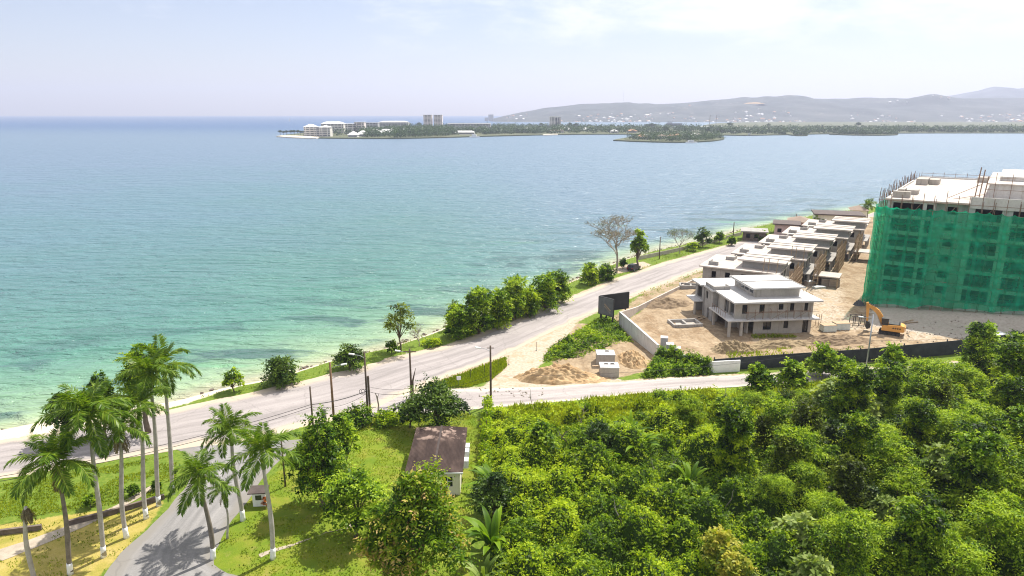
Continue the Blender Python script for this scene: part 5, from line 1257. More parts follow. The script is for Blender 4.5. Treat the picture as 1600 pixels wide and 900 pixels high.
for k in range(5):
    p = Vector((42.6 + 11.7 * k, 151.2 + 14.3 * k, 0))
    villa(p, RV, f'grey block villa with stepped flat roofs, {order[k]} along the row from the lane', k)
    if k < 4:
        c, s = math.cos(RV), math.sin(RV); q = (p.x + c * 19.0 - s * 1.0, p.y + s * 19.0 + c * 1.0, 0)
        scaffold('timber_scaffold', f'wooden pole scaffold along the inner side of the {order[k]} villa in the row', q, RV + R(90), 13, 6.6, .9, .9, 1.15, 0, 'bamboo', .06, 20 + k)

# ------------------------------------------------------------------ netted tower
T0 = Vector((77.7, 141.0, 0)); RT = R(-36); tc_, ts_ = math.cos(RT), math.sin(RT)
def TL(x, y, z=0): return Vector((T0.x + tc_ * x - ts_ * y, T0.y + ts_ * x + tc_ * y, z))
tw = thing('netted_tower', 'tall unfinished apartment block with pale roof behind the green netting', 'building', T0, RT)
FH = 3.25; NF = 7; ZR = FH * NF
bays = [('A', 0, 8.6, 0), ('B', 8.6, 14.2, 1.6), ('C', 14.2, 26.5, -.3), ('B', 26.5, 31, 1.6), ('A', 31, 36, 0)]
wm = MB(); pm = MB()
for kd, x0, x1, y in bays:
    ops = []
    for f in range(1, NF):
        z = f * FH
        if kd == 'A': ops += [(1.0, min(6.3, x1 - x0 - .8), z + .25, z + 2.8)] + ([(7.0, 8.1, z + .25, z + 2.8)] if x1 - x0 > 8 else [])
        elif kd == 'B': ops += [((x1 - x0) / 2 - .9, (x1 - x0) / 2 + .9, z + .9, z + 2.4)]
        else: ops += [(1.0, 5.3, z + .2, z + 2.75), (7.0, 11.3, z + .2, z + 2.75)]
    wm.wall((x0, y), (x1, y), -.3, ZR, .3, ops)
    if y != 1.6:
        wm.box(x0, x0 + .25, y + .3, 2.6, -.3, ZR); wm.box(x1 - .25, x1, y + .3, 2.6, -.3, ZR)
wm.wall((0, 57), (0, .3), -.3, ZR, .3, [(s, s + 2.4, f * FH + .6, f * FH + 2.6) for f in range(1, NF) for s in (4, 12, 20, 28, 36, 44)])
wm.box(0.3, 36, 56.7, 57, -.3, ZR); wm.box(35.7, 36, .3, 56.7, -.3, ZR)
wm.build('wall', 'tower_wall', tw)
for f in range(1, NF):
    fl = MB(); fl.box(.32, 35.6, 2.62, 56.6, f * FH - .12, f * FH + .12); [fl.box(x0 + .26, x1 - .26, y + .32, 2.615, f * FH - .12, f * FH + .13) for kd, x0, x1, y in bays if y != 1.6]
    fl.build('floor_slab', 'concrete', tw)
MB().box(.4, 35.5, 6.0, 6.2, 0, ZR - .1).build('partition', 'shade_inside', tw)  # near-black inner wall, shade behind the facade put into its colour
MB().box(-.5, 36.4, -.55, 57.4, ZR + .003, ZR + .32).build('roof', 'slab_stained', tw)
MB().box(14.2, 26.5, -.8, -.56, ZR - .6, ZR + 1.6).build('parapet', 'tower_wall', tw)
MB().box(-.45, -.2, 6, 44, ZR + .323, ZR + .7).build('parapet', 'tower_wall', tw); MB().box(-.4, 20, 56.9, 57.2, ZR + .323, ZR + .7).build('parapet', 'tower_wall', tw)
for x, y, w_, d_, h_ in ((.4, 2.0, 3.2, 1.2, 1.6), (.6, 8, 1.2, 4.0, 1.5), (2.0, 9.5, 2.2, 3.0, 1.3), (1.2, 34, 2.4, 6, 1.8), (3.8, 36, 2.0, 5, 1.6), (13, 50, 3, 4, 1.6)): MB().box(x, x + w_, y, y + d_, ZR + .323, ZR + h_).build('roof_upstand', 'concrete_warm', tw)
MB().box(16.5, 36.0, 11, 44, ZR + .323, ZR + 3.2).build('penthouse', 'tower_wall', tw)
MB().box(16.1, 36.3, 10.6, 44.3, ZR + 3.203, ZR + 3.45).build('penthouse_roof', 'slab_stained', tw); MB().box(18.0, 36, 18, 42, ZR + 3.453, ZR + 4.4).build('penthouse_parapet', 'tower_wall', tw)
MB().box(27.5, 36.2, -1.3, 4, ZR + .323, ZR + .55).build('canopy', 'slab_white', tw)

# scaffold around tower
def tower_scaffold():
    e = thing('tower_scaffold', 'tall pole scaffold wrapped round the netted tower', 'scaffold', T0, RT); r = random.Random(9); u = MB(); h = MB()
    xs = [-1.4 + 1.95 * k for k in range(19)]
    for x in xs:
        u.tube([(x, -1.35, -.2), (x + r.uniform(-.12, .12), -1.35, ZR + r.uniform(1.2, 2.6))], .06, 5)
        if r.random() < .6: u.tube([(x + .2, -.95, 0), (x + .2, -.95, ZR + .8)], .05, 4)
    for z in np.arange(1.9, ZR + 1.8, 1.75): h.tube([(-1.6, -1.4, z + r.uniform(-.1, .1)), (35, -1.4, z + r.uniform(-.1, .1))], .045, 4)
    for y in np.arange(-.6, 58, 1.7):
        top = ZR + r.uniform(1.2, 2.6); u.tube([(-1.5, y, -.2), (-1.5 + r.uniform(-.2, .2), y, top)], .055, 5); u.tube([(-.7, y + .3, ZR - 2), (-.7 + r.uniform(-.3, .3), y + .3, top - .4)], .05, 4)
    for z in np.arange(1.9, ZR + 1.9, 1.75): h.tube([(-1.55, -1.4, z), (-1.55, 58, z)], .045, 4)
    for x in np.arange(0, 22, 2.6): u.tube([(x, 57.6, ZR - 2), (x, 57.6, ZR + 1.9)], .05, 4)
    for z in (ZR + .8, ZR + 1.5): h.tube([(0, 57.6, z), (22, 57.6, z)], .04, 4)
    for k in range(6): x = 3 + 6 * k; h.tube([(x, -1.42, ZR - 5), (x + 3, -1.42, ZR - .4)], .05, 4)
    for x in (14.4, 15.1, 15.9): u.tube([(x, 10 + r.uniform(-1, 1), ZR + .3), (x + .3, 10.2, ZR + 6.4 + r.uniform(-1.6, .6))], .11, 5)
    for x in np.arange(17.5, 36, 2.7): u.tube([(x, 10.4, ZR + .3), (x, 10.4, ZR + 5.2 + r.uniform(-.3, .8))], .05, 4)
    for z in (ZR + 2.2, ZR + 4.6): h.tube([(16, 10.35, z), (36, 10.35, z)], .04, 4)
    h.tube([(10, 7, ZR + .4), (15.2, 10, ZR + 3.2)], .07, 4); h.tube([(11, 5, ZR + .4), (16, 12, ZR + 1.0)], .06, 4)
    b0 = len(u.v); u.v += h.v; u.f += [tuple(i + b0 for i in f) for f in h.f]; u.build('poles', 'rust_pole', e)
tower_scaffold()
def net_material():
    m, nt, b, o = new_mat('green_net'); tc = N(nt, 'ShaderNodeTexCoord').outputs['Object']
    n1 = noise(nt, mapping(nt, tc, (.5, .5, .25)), .8, 5, .6); n2 = noise(nt, tc, 3, 3, .6)
    col = ramp(nt, n1, [(.3, (.0, .36, .18)), (.7, (.01, .6, .33))]); b.inputs['Roughness'].default_value = .7
    nt.links.new(col, b.inputs['Base Color']); b.inputs['Specular IOR Level'].default_value = .1
    tl = N(nt, 'ShaderNodeBsdfTranslucent'); nt.links.new(col, tl.inputs[0]); m1 = N(nt, 'ShaderNodeMixShader'); m1.inputs[0].default_value = .5
    nt.links.new(b.outputs[0], m1.inputs[1]); nt.links.new(tl.outputs[0], m1.inputs[2])
    tr = N(nt, 'ShaderNodeBsdfTransparent'); tr.inputs[0].default_value = (.55, 1.0, .78, 1); m2 = N(nt, 'ShaderNodeMixShader')
    f = mth(nt, 'MULTIPLY_ADD', n1, .35, mth(nt, 'MULTIPLY_ADD', n2, .16, .24)); nt.links.new(mth(nt, 'ADD', f, attr(nt, 'tint')), m2.inputs[0])
    nt.links.new(tr.outputs[0], m2.inputs[1]); nt.links.new(m1.outputs[0], m2.inputs[2]); nt.links.new(m2.outputs[0], o.inputs['Surface'])
    return m
M['net'] = net_material()
def net_sheet(name, fn, ns, nz, parent, dens):
    S, T = np.meshgrid(np.linspace(0, 1, ns), np.linspace(0, 1, nz)); V = fn(S, T).reshape(-1, 3); i = np.arange(nz - 1)[:, None] * ns + np.arange(ns - 1)[None]
    me = np_mesh(name, V, np.stack([i, i + 1, i + ns + 1, i + ns], -1).reshape(-1, 4), 'net', dens(S, T).ravel()); me.shade_smooth(); return link(name, me, parent)
ne = thing('safety_net', 'translucent green safety netting hung round the unfinished tower', 'netting', T0, RT)
def hem(x): return .5 + 2.3 * np.clip((x - 3) / 22, 0, 1.2) + .5 * np.abs(np.sin(x * .45)) + .5 * vnoise(x + 50, x * 0, 2.3, 2)
def ntop(x): return ZR - .9 - .45 * np.abs(np.sin(x * 1.61)) ** .5 - .25 * vnoise(x + 90, x * 0, 5, 4)
def front(S, T):
    x = -1.7 + S * 37; z0, z1 = hem(x), ntop(x); z = z0 + (z1 - z0) * T
    y = -1.66 - .34 * np.sin(x * 1.61) ** 2 * (.3 + .7 * np.sin(z * 1.79) ** 2) - .5 * (vnoise(x + 40, z + 40, 1.1, 7) - .5) - .5 * (vnoise(x + 40, z + 40, 3.4, 17) - .5)
    return np.stack([x, y, z], -1)
net_sheet('front_net', front, 260, 150, ne, lambda S, T: .22 * (T > .93) * (.5 + .5 * np.sign(np.sin(S * 27 + .8))) + .16 * (np.abs(np.sin(S * 29)) > .975) + .14 * (np.abs(np.sin(T * 20.4)) > .97) + .16 * (vnoise(S * 37 + 9, T * 6 + 9, 1.0, 23) - .5))
def left(S, T):
    y = -1.65 + S * 54; z0 = .5 + .4 * vnoise(y + 70, y * 0, 2, 3); z1 = ZR - .6 - .6 * vnoise(y + 20, y * 0, 3, 5); z = z0 + (z1 - z0) * T
    x = -1.75 - .55 * np.clip(1 - S * 6, 0, 1) * np.clip(S * 40, 0, 1) * (1 - .95 * T) - .35 * vnoise(y + 10, z + 10, 1.3, 8)
    return np.stack([x, y, z], -1)
net_sheet('side_net', left, 160, 90, ne, lambda S, T: .12 + 0 * S)
heap('net_bundle', 'crumpled dark net bundle at the tower corner', TL(-2.6, -2.2).x, TL(-2.6, -2.2).y, 1.3, 1.2, 1.6, 'far_dark', 88, cat='net bundle')

# ------------------------------------------------------------------ excavator
eb = G(1389, 523); ex = thing('excavator', 'orange tracked excavator with raised bent boom beside the tower', 'excavator', (eb.x, eb.y, 0), R(150), None, .92)
# local +x = forward (boom)
for s in (-1, 1):
    prof = [(-1.9, .35), (-1.65, .05), (1.65, .05), (1.9, .35), (1.9, .6), (1.65, .9), (-1.65, .9), (-1.9, .6)]
    mb = MB(); b0 = len(mb.v); y0, y1 = s * 1.0 - .3, s * 1.0 + .3
    mb.v += [(x, y0, z) for x, z in prof] + [(x, y1, z) for x, z in prof]; n = 8
    mb.f += [tuple(range(n)), tuple(range(2 * n - 1, n - 1, -1))] + [(i, i + n, (i + 1) % n + n, (i + 1) % n) for i in range(n)]
    for k in range(13): x = -1.62 + k * .27; mb.box(x, x + .12, y0 - .02, y1 + .02, .901, .95)
    t = mb.build('track', 'rubber', ex); w = MB()
    for k in range(5): w.tube([(-1.5 + .75 * k, y1 * 1 if s > 0 else y0, .45), (-1.5 + .75 * k, (y1 + .03) if s > 0 else (y0 - .03), .45)], .27, 10)
    w.build('wheels', 'dark_steel', t)
MB().box(-.9, .9, -.7, .7, .5, 1.0).build('undercarriage', 'dark_steel', ex)
bd = MB(); pr = [(-2.6, 1.25), (-2.5, 2.3), (-1.9, 2.45), (1.2, 2.2), (1.5, 1.7), (1.5, 1.1), (-2.2, 1.1)]
mb = MB(); n = len(pr); mb.v += [(x, -1.3, z) for x, z in pr] + [(x, 1.3, z) for x, z in pr]; mb.f += [tuple(range(n)), tuple(range(2 * n - 1, n - 1, -1))] + [(i, i + n, (i + 1) % n + n, (i + 1) % n) for i in range(n)]
bo = mb.build('body', 'digger_orange', ex); MB().box(-1.8, .3, -1.0, 1.0, 2.47, 2.56).build('engine_cover', 'dark_steel', bo)
MB().prism([(-2.75, -1.1), (-2.63, -1.25), (-2.63, 1.25), (-2.75, 1.1)], 1.3, 2.2).build('counterweight', 'digger_orange', bo)
MB().tube([(-1.6, .6, 2.5), (-1.6, .6, 3.2)], .07, 7).build('exhaust', 'dark_steel', bo)
txt = MB()   # dark letter-like decals on both flanks are too small to read in the photo
for sy in (-1.305, 1.29):
    for k in range(4): txt.box(-1.9 + k * .4, -1.65 + k * .4, sy, sy + .015, 1.65, 1.95)
txt.build('side_lettering', 'board_black', bo)
cb = MB(); cb.box(.35, 1.6, .3, 1.28, 2.23, 2.35); cb.box(.3, 1.65, .25, 1.33, 3.5, 3.6)
for x in (.4, 1.55):
    for y in (.35, 1.23): cb.box(x - .06, x + .06, y - .06, y + .06, 2.35, 3.5)
c = cb.build('cab', 'dark_steel', ex); MB().box(.44, 1.51, .39, 1.19, 2.36, 3.49).build('glazing', 'glass_dark', c)
def beam(name, pts, w, mat, parent):
    """flat-sided bent arm in the local xz plane; pts = (x, z, half height)"""
    mb = MB()
    for (x0, z0, h0), (x1, z1, h1) in zip(pts[:-1], pts[1:]):
        d = Vector((x1 - x0, 0, z1 - z0)).normalized(); nn = Vector((-d.z, 0, d.x))
        a, b_ = Vector((x0, 0, z0)), Vector((x1, 0, z1)); y = Vector((0, w / 2, 0))
        mb.hexa([a - nn * h0 - y, b_ - nn * h1 - y, b_ - nn * h1 + y, a - nn * h0 + y, a + nn * h0 - y, b_ + nn * h1 - y, b_ + nn * h1 + y, a + nn * h0 + y])
    return mb.build(name, mat, parent)
bm = beam('boom', [(1.2, 1.9, .3), (1.9, 3.6, .42), (2.5, 4.5, .42), (3.4, 5.2, .36), (4.4, 5.6, .24)], .5, 'digger_orange', ex)
MB().tube([(1.6, 0, 1.6), (2.5, 0, 3.8)], .1, 7).build('ram', 'metal_grey', bm); MB().tube([(2.9, 0, 5.4), (4.5, 0, 6.1)], .1, 7).build('ram', 'dark_steel', bm)
st = beam('stick', [(4.6, 6.2, .2), (4.4, 5.4, .32), (4.3, 3.6, .22), (4.2, 2.3, .16)], .36, 'digger_orange', ex)
MB().vprism([(0, 0), (.3, .9), (1.0, .9), (1.2, .1), (.75, -.35), (.2, -.3)], -.5, .5)
bk = MB(); pr = [(4.45, 2.35), (3.9, 2.25), (3.45, 1.5), (3.6, .9), (4.2, .75), (4.5, 1.3)]; n = 6
bk.v += [(x, -.55, z) for x, z in pr] + [(x, .55, z) for x, z in pr]; bk.f += [tuple(range(n)), tuple(range(2 * n - 1, n - 1, -1))] + [(i, i + n, (i + 1) % n + n, (i + 1) % n) for i in range(n)]
bk.build('bucket', 'dark_steel', ex)

# ------------------------------------------------------------------ parked car
cp_ = G(990, 422); car = thing('parked_car', 'black car parked on the sandy verge under the bare tree', 'car', cp_, R(52))
pr = [(-2.2, .45), (-2.25, .95), (-2.1, 1.05), (-1.9, 1.62), (-1.5, 1.72), (.3, 1.7), (1.0, 1.08), (2.0, .95), (2.2, .75), (2.2, .4)]
def prof_y(pr, y0, y1, ins=0):
    mb = MB(); n = len(pr); mb.v += [(x, y0 + (ins if z > 1.1 else 0), z) for x, z in pr] + [(x, y1 - (ins if z > 1.1 else 0), z) for x, z in pr]
    mb.f += [tuple(range(n)), tuple(range(2 * n - 1, n - 1, -1))] + [(i, i + n, (i + 1) % n + n, (i + 1) % n) for i in range(n)]; return mb
prof_y(pr, -.9, .9, .14).build('body', 'car_black', car)
for s in (-1, 1): MB().box(-1.75, .35, s * .785 - .02, s * .785 + .02, 1.15, 1.58).build('side_window', 'glass_dark', car)
MB().hexa([(-2.11, -.7, 1.1), (-2.11, .7, 1.1), (-2.05, .7, 1.1), (-2.05, -.7, 1.1), (-1.96, -.66, 1.55), (-1.96, .66, 1.55), (-1.9, .66, 1.55), (-1.9, -.66, 1.55)]).build('rear_window', 'glass_dark', car)
for s in (-1, 1): MB().box(-2.29, -2.24, s * .7 - .14, s * .7 + .14, .75, 1.0).build('tail_light', 'lamp_red', car); MB().box(2.17, 2.22, s * .65 - .16, s * .65 + .16, .6, .78).build('headlight', 'white_paint', car)
for x in (-1.35, 1.4):
    for s in (-1, 1):
        w = MB().tube([(x, s * .92, .33), (x, s * .7, .33)], .33, 14).build('wheel', 'rubber', car); MB().tube([(x, s * .935, .33), (x, s * .922, .33)], .2, 10).build('rim', 'metal_grey', w)
# pale vehicle half hidden on the right behind the hoarding
vb = G(1590, 527); vn = thing('parked_van', 'white vehicle half hidden behind the hoarding and trees', 'van', (86.5, 115.6, .25), R(14))
prof_y([(-2.5, .4), (-2.5, 1.9), (1.2, 1.9), (1.9, 1.2), (2.5, 1.05), (2.5, .4)], -.95, .95, .08).build('body', 'white_paint', vn)
for s in (-1, 1): MB().box(-2.2, 1.2, s * .9 - .03, s * .9 + .03, 1.25, 1.7).build('side_window', 'glass_dark', vn)
for x in (-1.6, 1.6):
    for s in (-1, 1): MB().tube([(x, s * .97, .36), (x, s * .72, .36)], .36, 12).build('wheel', 'rubber', vn)

# ------------------------------------------------------------------ site materials
def pack(px, py, size, label, mat, rot=0.0, top=None, grp='material stacks on the site', cap='plastic_wrap'):
    b = G(px, py); e = thing('material_stack', label, 'stack', (b.x, b.y, .12), rot, grp); x, y, z = size
    pm = MB(); [pm.box(-x / 2, x / 2, -y / 2 + k * (y - .12) / 2, -y / 2 + k * (y - .12) / 2 + .12, -.1, .08) for k in range(3)]; pm.build('pallet', 'pallet_wood', e)
    mb = MB(); n = 3
    for k in range(n): mb.box(-x / 2 + .02 * k, x / 2 - .02 * k, -y / 2, y / 2, .1 + k * z / n, .1 + (k + 1) * z / n - .03)
    mb.build('load', mat, e); MB().box(-x / 2 - .03, x / 2 + .03, -y / 2 - .03, y / 2 + .03, .1 + z + .0, .1 + z + .07).build('cover', cap, e)
pack(1293, 518, (2.6, 1.6, 1.15), 'pale green wrapped glass crate, nearer the villa', 'plastic_wrap', .1, cap='pallet_wood'); pack(1313, 515, (2.8, 1.8, 1.2), 'pale green wrapped glass crate, nearer the metal frames', 'plastic_wrap', .05, cap='pallet_wood')
pack(1288, 446, (2.0, 2.2, 1.5), 'block pack with white cover, left of the pair', 'brick_pack', -.2, cap='white_paint'); pack(1301, 447, (2.4, 2.8, 1.6), 'block pack with white cover, largest of the pair', 'brick_pack', -.2, cap='white_paint')
pack(1297, 436, (2.4, 2.4, 1.1), 'block pack with white cover, behind the pair', 'brick_pack', -.1, cap='white_paint'); pack(1264, 447, (1.8, 1.6, 1.0), 'small covered block pack beside the villa roof edge', 'brick_pack', .2, cap='white_paint')
pack(1279, 452, (2.8, 1.3, .45), 'low sheet-covered stack lying before the block packs', 'plastic_wrap', .3, cap='white_paint')
for i, (px, py, rot, lb) in enumerate(((1262, 462, .5, 'loose timber pile below the covered block packs'), (1256, 512, -.4, 'loose timber pile at the right corner of the nearest villa'), (1092, 500, .9, 'loose timber pile beside the footing frame'), (1420, 505, .2, 'loose timber pile on the bank right of the excavator'))):
    b = G(px, py); e = thing('timber_pile', lb, 'timber', b, rot, 'timber piles on the site'); q_ = MB(); r_ = random.Random(i)
    for k in range(9): q_.obox((r_.uniform(-.3, .3), r_.uniform(-.5, .5), .08 + .07 * k * .6), (r_.uniform(2.2, 3.6), .16, .07), Matrix.Rotation(r_.uniform(-.35, .35), 3, 'Z'))
    q_.build('planks', 'pallet_wood', e)
b = G(1341, 511); e = thing('metal_frame_rack', 'dark metal frame rack standing left of the excavator', 'rack', b, .0); mb = MB()
for y in (0, 1.4):
    for x in (-1.1, 0, 1.1): mb.box(x - .05, x + .05, y - .05, y + .05, -.1, 2.2)
    mb.box(-1.05, 1.05, y - .04, y + .04, 2.1, 2.18).box(-1.05, 1.05, y - .04, y + .04, .3, .38)
mb.box(-1.14, -1.06, .05, 1.35, 2.0, 2.08).box(1.06, 1.14, .05, 1.35, 2.0, 2.08); mb.build('frame', 'dark_steel', e)
b = G(1274, 512); e = thing('rebar_posts', 'upright steel bars sticking up beside the glass crates', 'posts', b); mb = MB()
[mb.tube([(x, y, -.1), (x + .05, y, 2.6)], .05, 5) for x, y in ((.6, .2), (1.1, .4), (.2, .6))]; mb.build('bars', 'rust_pole', e)

# ------------------------------------------------------------------ low houses by the sea
def low_house(px, py, w, d, h, rot, label, wall, roof, flat=True):
    b = G(px, py); e = thing('seaside_house', label, 'house', b, rot); m = MB(); n = max(2, int(w / 3.5)); ops = [(1 + k * (w - 2) / n, 1 + k * (w - 2) / n + 1.3, 1.0, 2.3) for k in range(n)]
    m.wall((0, 0), (w, 0), -.3, h, .25, ops); m.wall((w, .25), (w, d), -.3, h, .25, ops[:2]); m.wall((w, d + .25), (0, d + .25), -.3, h, .25); m.wall((0, d), (0, .25), -.3, h, .25, ops[:1]); m.build('wall', wall, e)
    MB().box(.3, w - .3, 1.5, 1.6, 0, h - .1).build('partition', 'shade_inside', e)  # dark inner wall, painted as the gloom behind the windows
    if flat: MB().box(-.7, w + .7, -.8, d + .9, h + .003, h + .4).build('roof', roof, e)
    else: MB().hip(0, w, 0, d, h + .003, 1.5, .8).build('roof', roof, e)
    return e
low_house(1160, 376, 7.0, 6, 2.9, R(-18), 'low grey ruin with a flat concrete lid on the shore', 'stone_dark', 'concrete')
low_house(1209, 367, 7.5, 8, 3.6, R(-22), 'faded pink flat-roofed house between far poles', 'pink_paint', 'roof_dark')
low_house(1232, 362, 6.5, 8, 3.6, R(-22), 'second pink house partly behind the flat-roofed one', 'pink_paint', 'roof_brown', False)
low_house(1273, 354, 15.5, 10, 4.4, R(-18), 'cream house with a dark overhanging roof by the sea', 'cream_paint', 'roof_dark')
low_house(1330, 347, 5, 6, 4.6, R(-18), 'small tan-roofed house beside the dark-roofed one', 'cream_paint', 'roof_brown', False)
e = wallseg('sea_wall', 'low white fence wall on the coast verge beyond the car', [(35.5, 188), (45, 196), (62, 212), (78, 229)], 1.1, .15, 'slab_stained', -.8)

# ------------------------------------------------------------------ far shores
def land(name, poly, z=.4, mat='far_soil'):
    P = smooth(np.array(poly + [poly[0]], float), 2)[:-1]; mb = MB(); c = P.mean(0)
    mb.prism([tuple(p) for p in P], -4, z); o = mb.build(name, M[mat]); tag(o, kind='structure'); return o
def gp(px, py): g = G(px, py, SEA_Z); return (g.x, g.y)
penin = [gp(432, 214), gp(470, 216.0), gp(520, 217), gp(620, 217.5), gp(700, 215.5), gp(790, 212.8), gp(900, 210.5), gp(1000, 210.5), gp(1120, 210.5), gp(1160, 204), gp(1080, 198.5), gp(900, 197.5), gp(760, 197.5), gp(640, 199), gp(520, 205), gp(460, 210)]
land('peninsula', penin)
land('beach', [gp(432, 214.2), gp(460, 216.4), gp(495, 217.2), gp(502, 215.5), gp(470, 213.6), gp(445, 213)], .55, 'sand')
land('cove_beach', [gp(848, 212), gp(872, 211.4), gp(872, 210.6), gp(850, 211)], .6, 'sand')
isle = [gp(958, 220.3), gp(1000, 222.3), gp(1060, 223.6), gp(1110, 222), gp(1135, 218), gp(1125, 213.5), gp(1050, 212.5), gp(985, 215)]
land('island', isle)
rshore = [gp(1120, 211.5), gp(1160, 212.5), gp(1215, 211.5), gp(1300, 209.5), gp(1420, 208.5), gp(1600, 208.5), gp(1900, 209), (5200, 3500), (1700, 3500), (1000, 3300), gp(1085, 198)]
land('far_coast', rshore)
spit = [gp(1295, 210.5), gp(1340, 212.3), gp(1400, 212), gp(1405, 210), gp(1350, 208.5)]
land('mangrove_spit', spit)
cay = [gp(1232, 211.5), gp(1250, 213.2), gp(1266, 212), gp(1250, 210.8)]
land('cay', cay)
def wood(name, label, poly, n, L, h, seed, dens=None, tint=.4):
    r = np.random.RandomState(seed); P = np.asarray(poly); lo, hi = P.min(0), P.max(0); bs = []
    while len(bs) < n:
        x, y = lo + r.rand(2) * (hi - lo)
        if poly_in(poly, np.array([x]), np.array([y]))[0] and (dens is None or r.rand() < dens(x, y)): bs.append((x, y))
    parts = []
    for x, y in bs:
        hh = h * (.6 + .7 * r.rand()); parts.append(clump(r, (x, y, hh * .5), hh * .62, 46, L, L * .7, tint + .4 * (r.rand() - .5), .95, low=-.6))
    V, Q, T = cat_leaves(parts); o = link(name, np_mesh(name, V, Q, 'far_leaf', T)); tag(o, label, 'woods', kind='stuff')
man = [gp(562, 215.8), gp(620, 217), gp(700, 215), gp(715, 212.5), gp(705, 207), gp(640, 206), gp(575, 209)]
wood('mangrove_wood', 'dense mangrove wood along the middle of the peninsula shore', man, 420, 2.6, 12, 1)
wood('peninsula_trees', 'mixed trees spread between the hotels of the peninsula', [gp(515, 214), gp(570, 212), gp(640, 209), gp(760, 211.6), gp(900, 209.9), gp(1000, 209.9), gp(1120, 210), gp(1150, 205), gp(1060, 201.5), gp(900, 201), gp(740, 201), gp(600, 203)], 820, 3.0, 11, 2)
wood('shore_mangroves', 'low mangrove fringe right of the hotel landing', [gp(750, 211.5), gp(800, 210.5), gp(880, 209), gp(870, 206), gp(780, 207)], 150, 2.6, 10, 3)
wood('island_trees', 'tangled trees covering the small island', [gp(980, 220.6), gp(1015, 222), gp(1060, 222.9), gp(1105, 221.4), gp(1130, 218), gp(1118, 214), gp(1050, 213.6), gp(1000, 216)], 290, 1.9, 8.5, 4)
wood('coast_trees', 'belt of trees along the far right coast', [gp(1125, 211.2), gp(1215, 211.1), gp(1300, 209.2), gp(1420, 208.2), gp(1640, 208.2), gp(1640, 203.5), gp(1400, 203), gp(1250, 203.5), gp(1100, 205)], 760, 3.2, 9.5, 5)
wood('spit_mangroves', 'dark mangroves on the low spit off the far coast', [gp(1300, 210.5), gp(1340, 211.9), gp(1399, 211.5), gp(1402, 210), gp(1350, 209)], 130, 2.6, 9, 6)
wood('cay_scrub', 'low scrub on the tiny cay', [gp(1235, 211.6), gp(1250, 212.8), gp(1263, 212), gp(1250, 211)], 26, 2.0, 4.5, 7)

def hotel(px, py, w, d, floors, label, wall='far_hotel', roof=None, fh=3.2, rot=0.0, name='hotel', cat='building', nb=None, z0=.4, rh=3.5, roofmat='far_white', dist=None, bands=True):
    b = G(px, py, SEA_Z) if dist is None else Vector(((px - 800) / FPX * dist * 1.0, dist, 0)); e = thing(name, label, cat, (b.x, b.y, z0), rot); h = floors * fh
    MB().box(-w / 2, w / 2, 0, d, 0, h).build('wall', wall, e)
    if floors > 3 and w > 15:
        pr = MB(); nb_ = max(2, int(w / 7)); [pr.box(-w / 2 + (k + .5) * w / nb_ - .7, -w / 2 + (k + .5) * w / nb_ + .7, -.6, -.26, 0, h) for k in range(nb_)]; pr.build('pilasters', wall, e)
    if bands:
        for f in range(floors):
            MB().box(-w / 2 + .8, w / 2 - .8, -.25, -.004, f * fh + 1.1, f * fh + 2.6).build('window_band', 'far_dark', e)
    if roof == 'hip': MB().hip(-w / 2, w / 2, 0, d, h + .01, rh, 1.0).build('roof', roofmat, e)
    else: MB().box(-w / 2 - .6, w / 2 + .6, -.8, d + .6, h + .01, h + .9).build('roof', roofmat, e)
    return e
hotel(485, 214.5, 22, 16, 5, 'pale hotel block with hipped roof, leftmost on the peninsula', roof='hip', rh=5)
hotel(498, 215, 8, 12, 5, 'slim stair block between the two leftmost hotel blocks', 'far_grey')
hotel(508, 215.2, 19, 16, 5, 'cream hotel block with striped balconies near the beach tip', roof='hip', rh=3)
hotel(520, 209.5, 46, 18, 6, 'long grey-white hotel behind the leftmost blocks', roof='hip', rh=4, wall='far_hotel')
hotel(548, 211, 20, 18, 6, 'white balcony block in the middle of the hotels')
hotel(562, 211, 19, 18, 7, 'pinkish hotel slab right of the white balcony block', 'far_pink')
hotel(578, 207.5, 36, 20, 6, 'grey flat-roofed hotel behind the white cottages', 'far_grey', roofmat='far_grey')
hotel(615, 205.5, 70, 20, 6, 'grey-roofed hotel wing behind the mangrove wood', 'far_grey', 'hip', roofmat='far_grey')
for i, (x, y, w) in enumerate(((551, 216, 16), (566, 215, 20), (585, 212.5, 26), (602, 211.5, 26), (612, 210.5, 22), (628, 210, 22))):
    hotel(x, y, w, 16, 1, ['white hipped villa by the water beside the hotel lawn', 'white hipped villa second along the water', 'wide white villa above the mangroves', 'tall-roofed white villa above the mangroves', 'white villa right of the tall-roofed one', 'last white villa at the left of the mangrove wood'][i], 'far_white', 'hip', 4.2, rh=6, name='white_villa', cat='house')
hotel(668.5, 202.0, 22, 22, 11, 'left twin of the high-rise pair on the peninsula', 'far_pink', fh=3.2); hotel(684.5, 202.0, 22, 22, 11, 'right twin of the high-rise pair on the peninsula', 'far_pink', fh=3.2)
hotel(733, 205.5, 100, 26, 5, 'long dark slab hotel with pale sloped roof', 'far_grey', None, roofmat='far_white')
hotel(726, 211.5, 38, 10, 1, 'white-roofed boathouse at the hotel landing', 'far_white', 'hip', 4, rh=3, name='boathouse')
hotel(866, 202, 24, 22, 10, 'lone grey tower right of the slab hotel', 'far_hotel', fh=3.1); hotel(872, 202, 14, 18, 10, 'slimmer tan tower attached to the lone grey one', 'far_pink', fh=2.9)
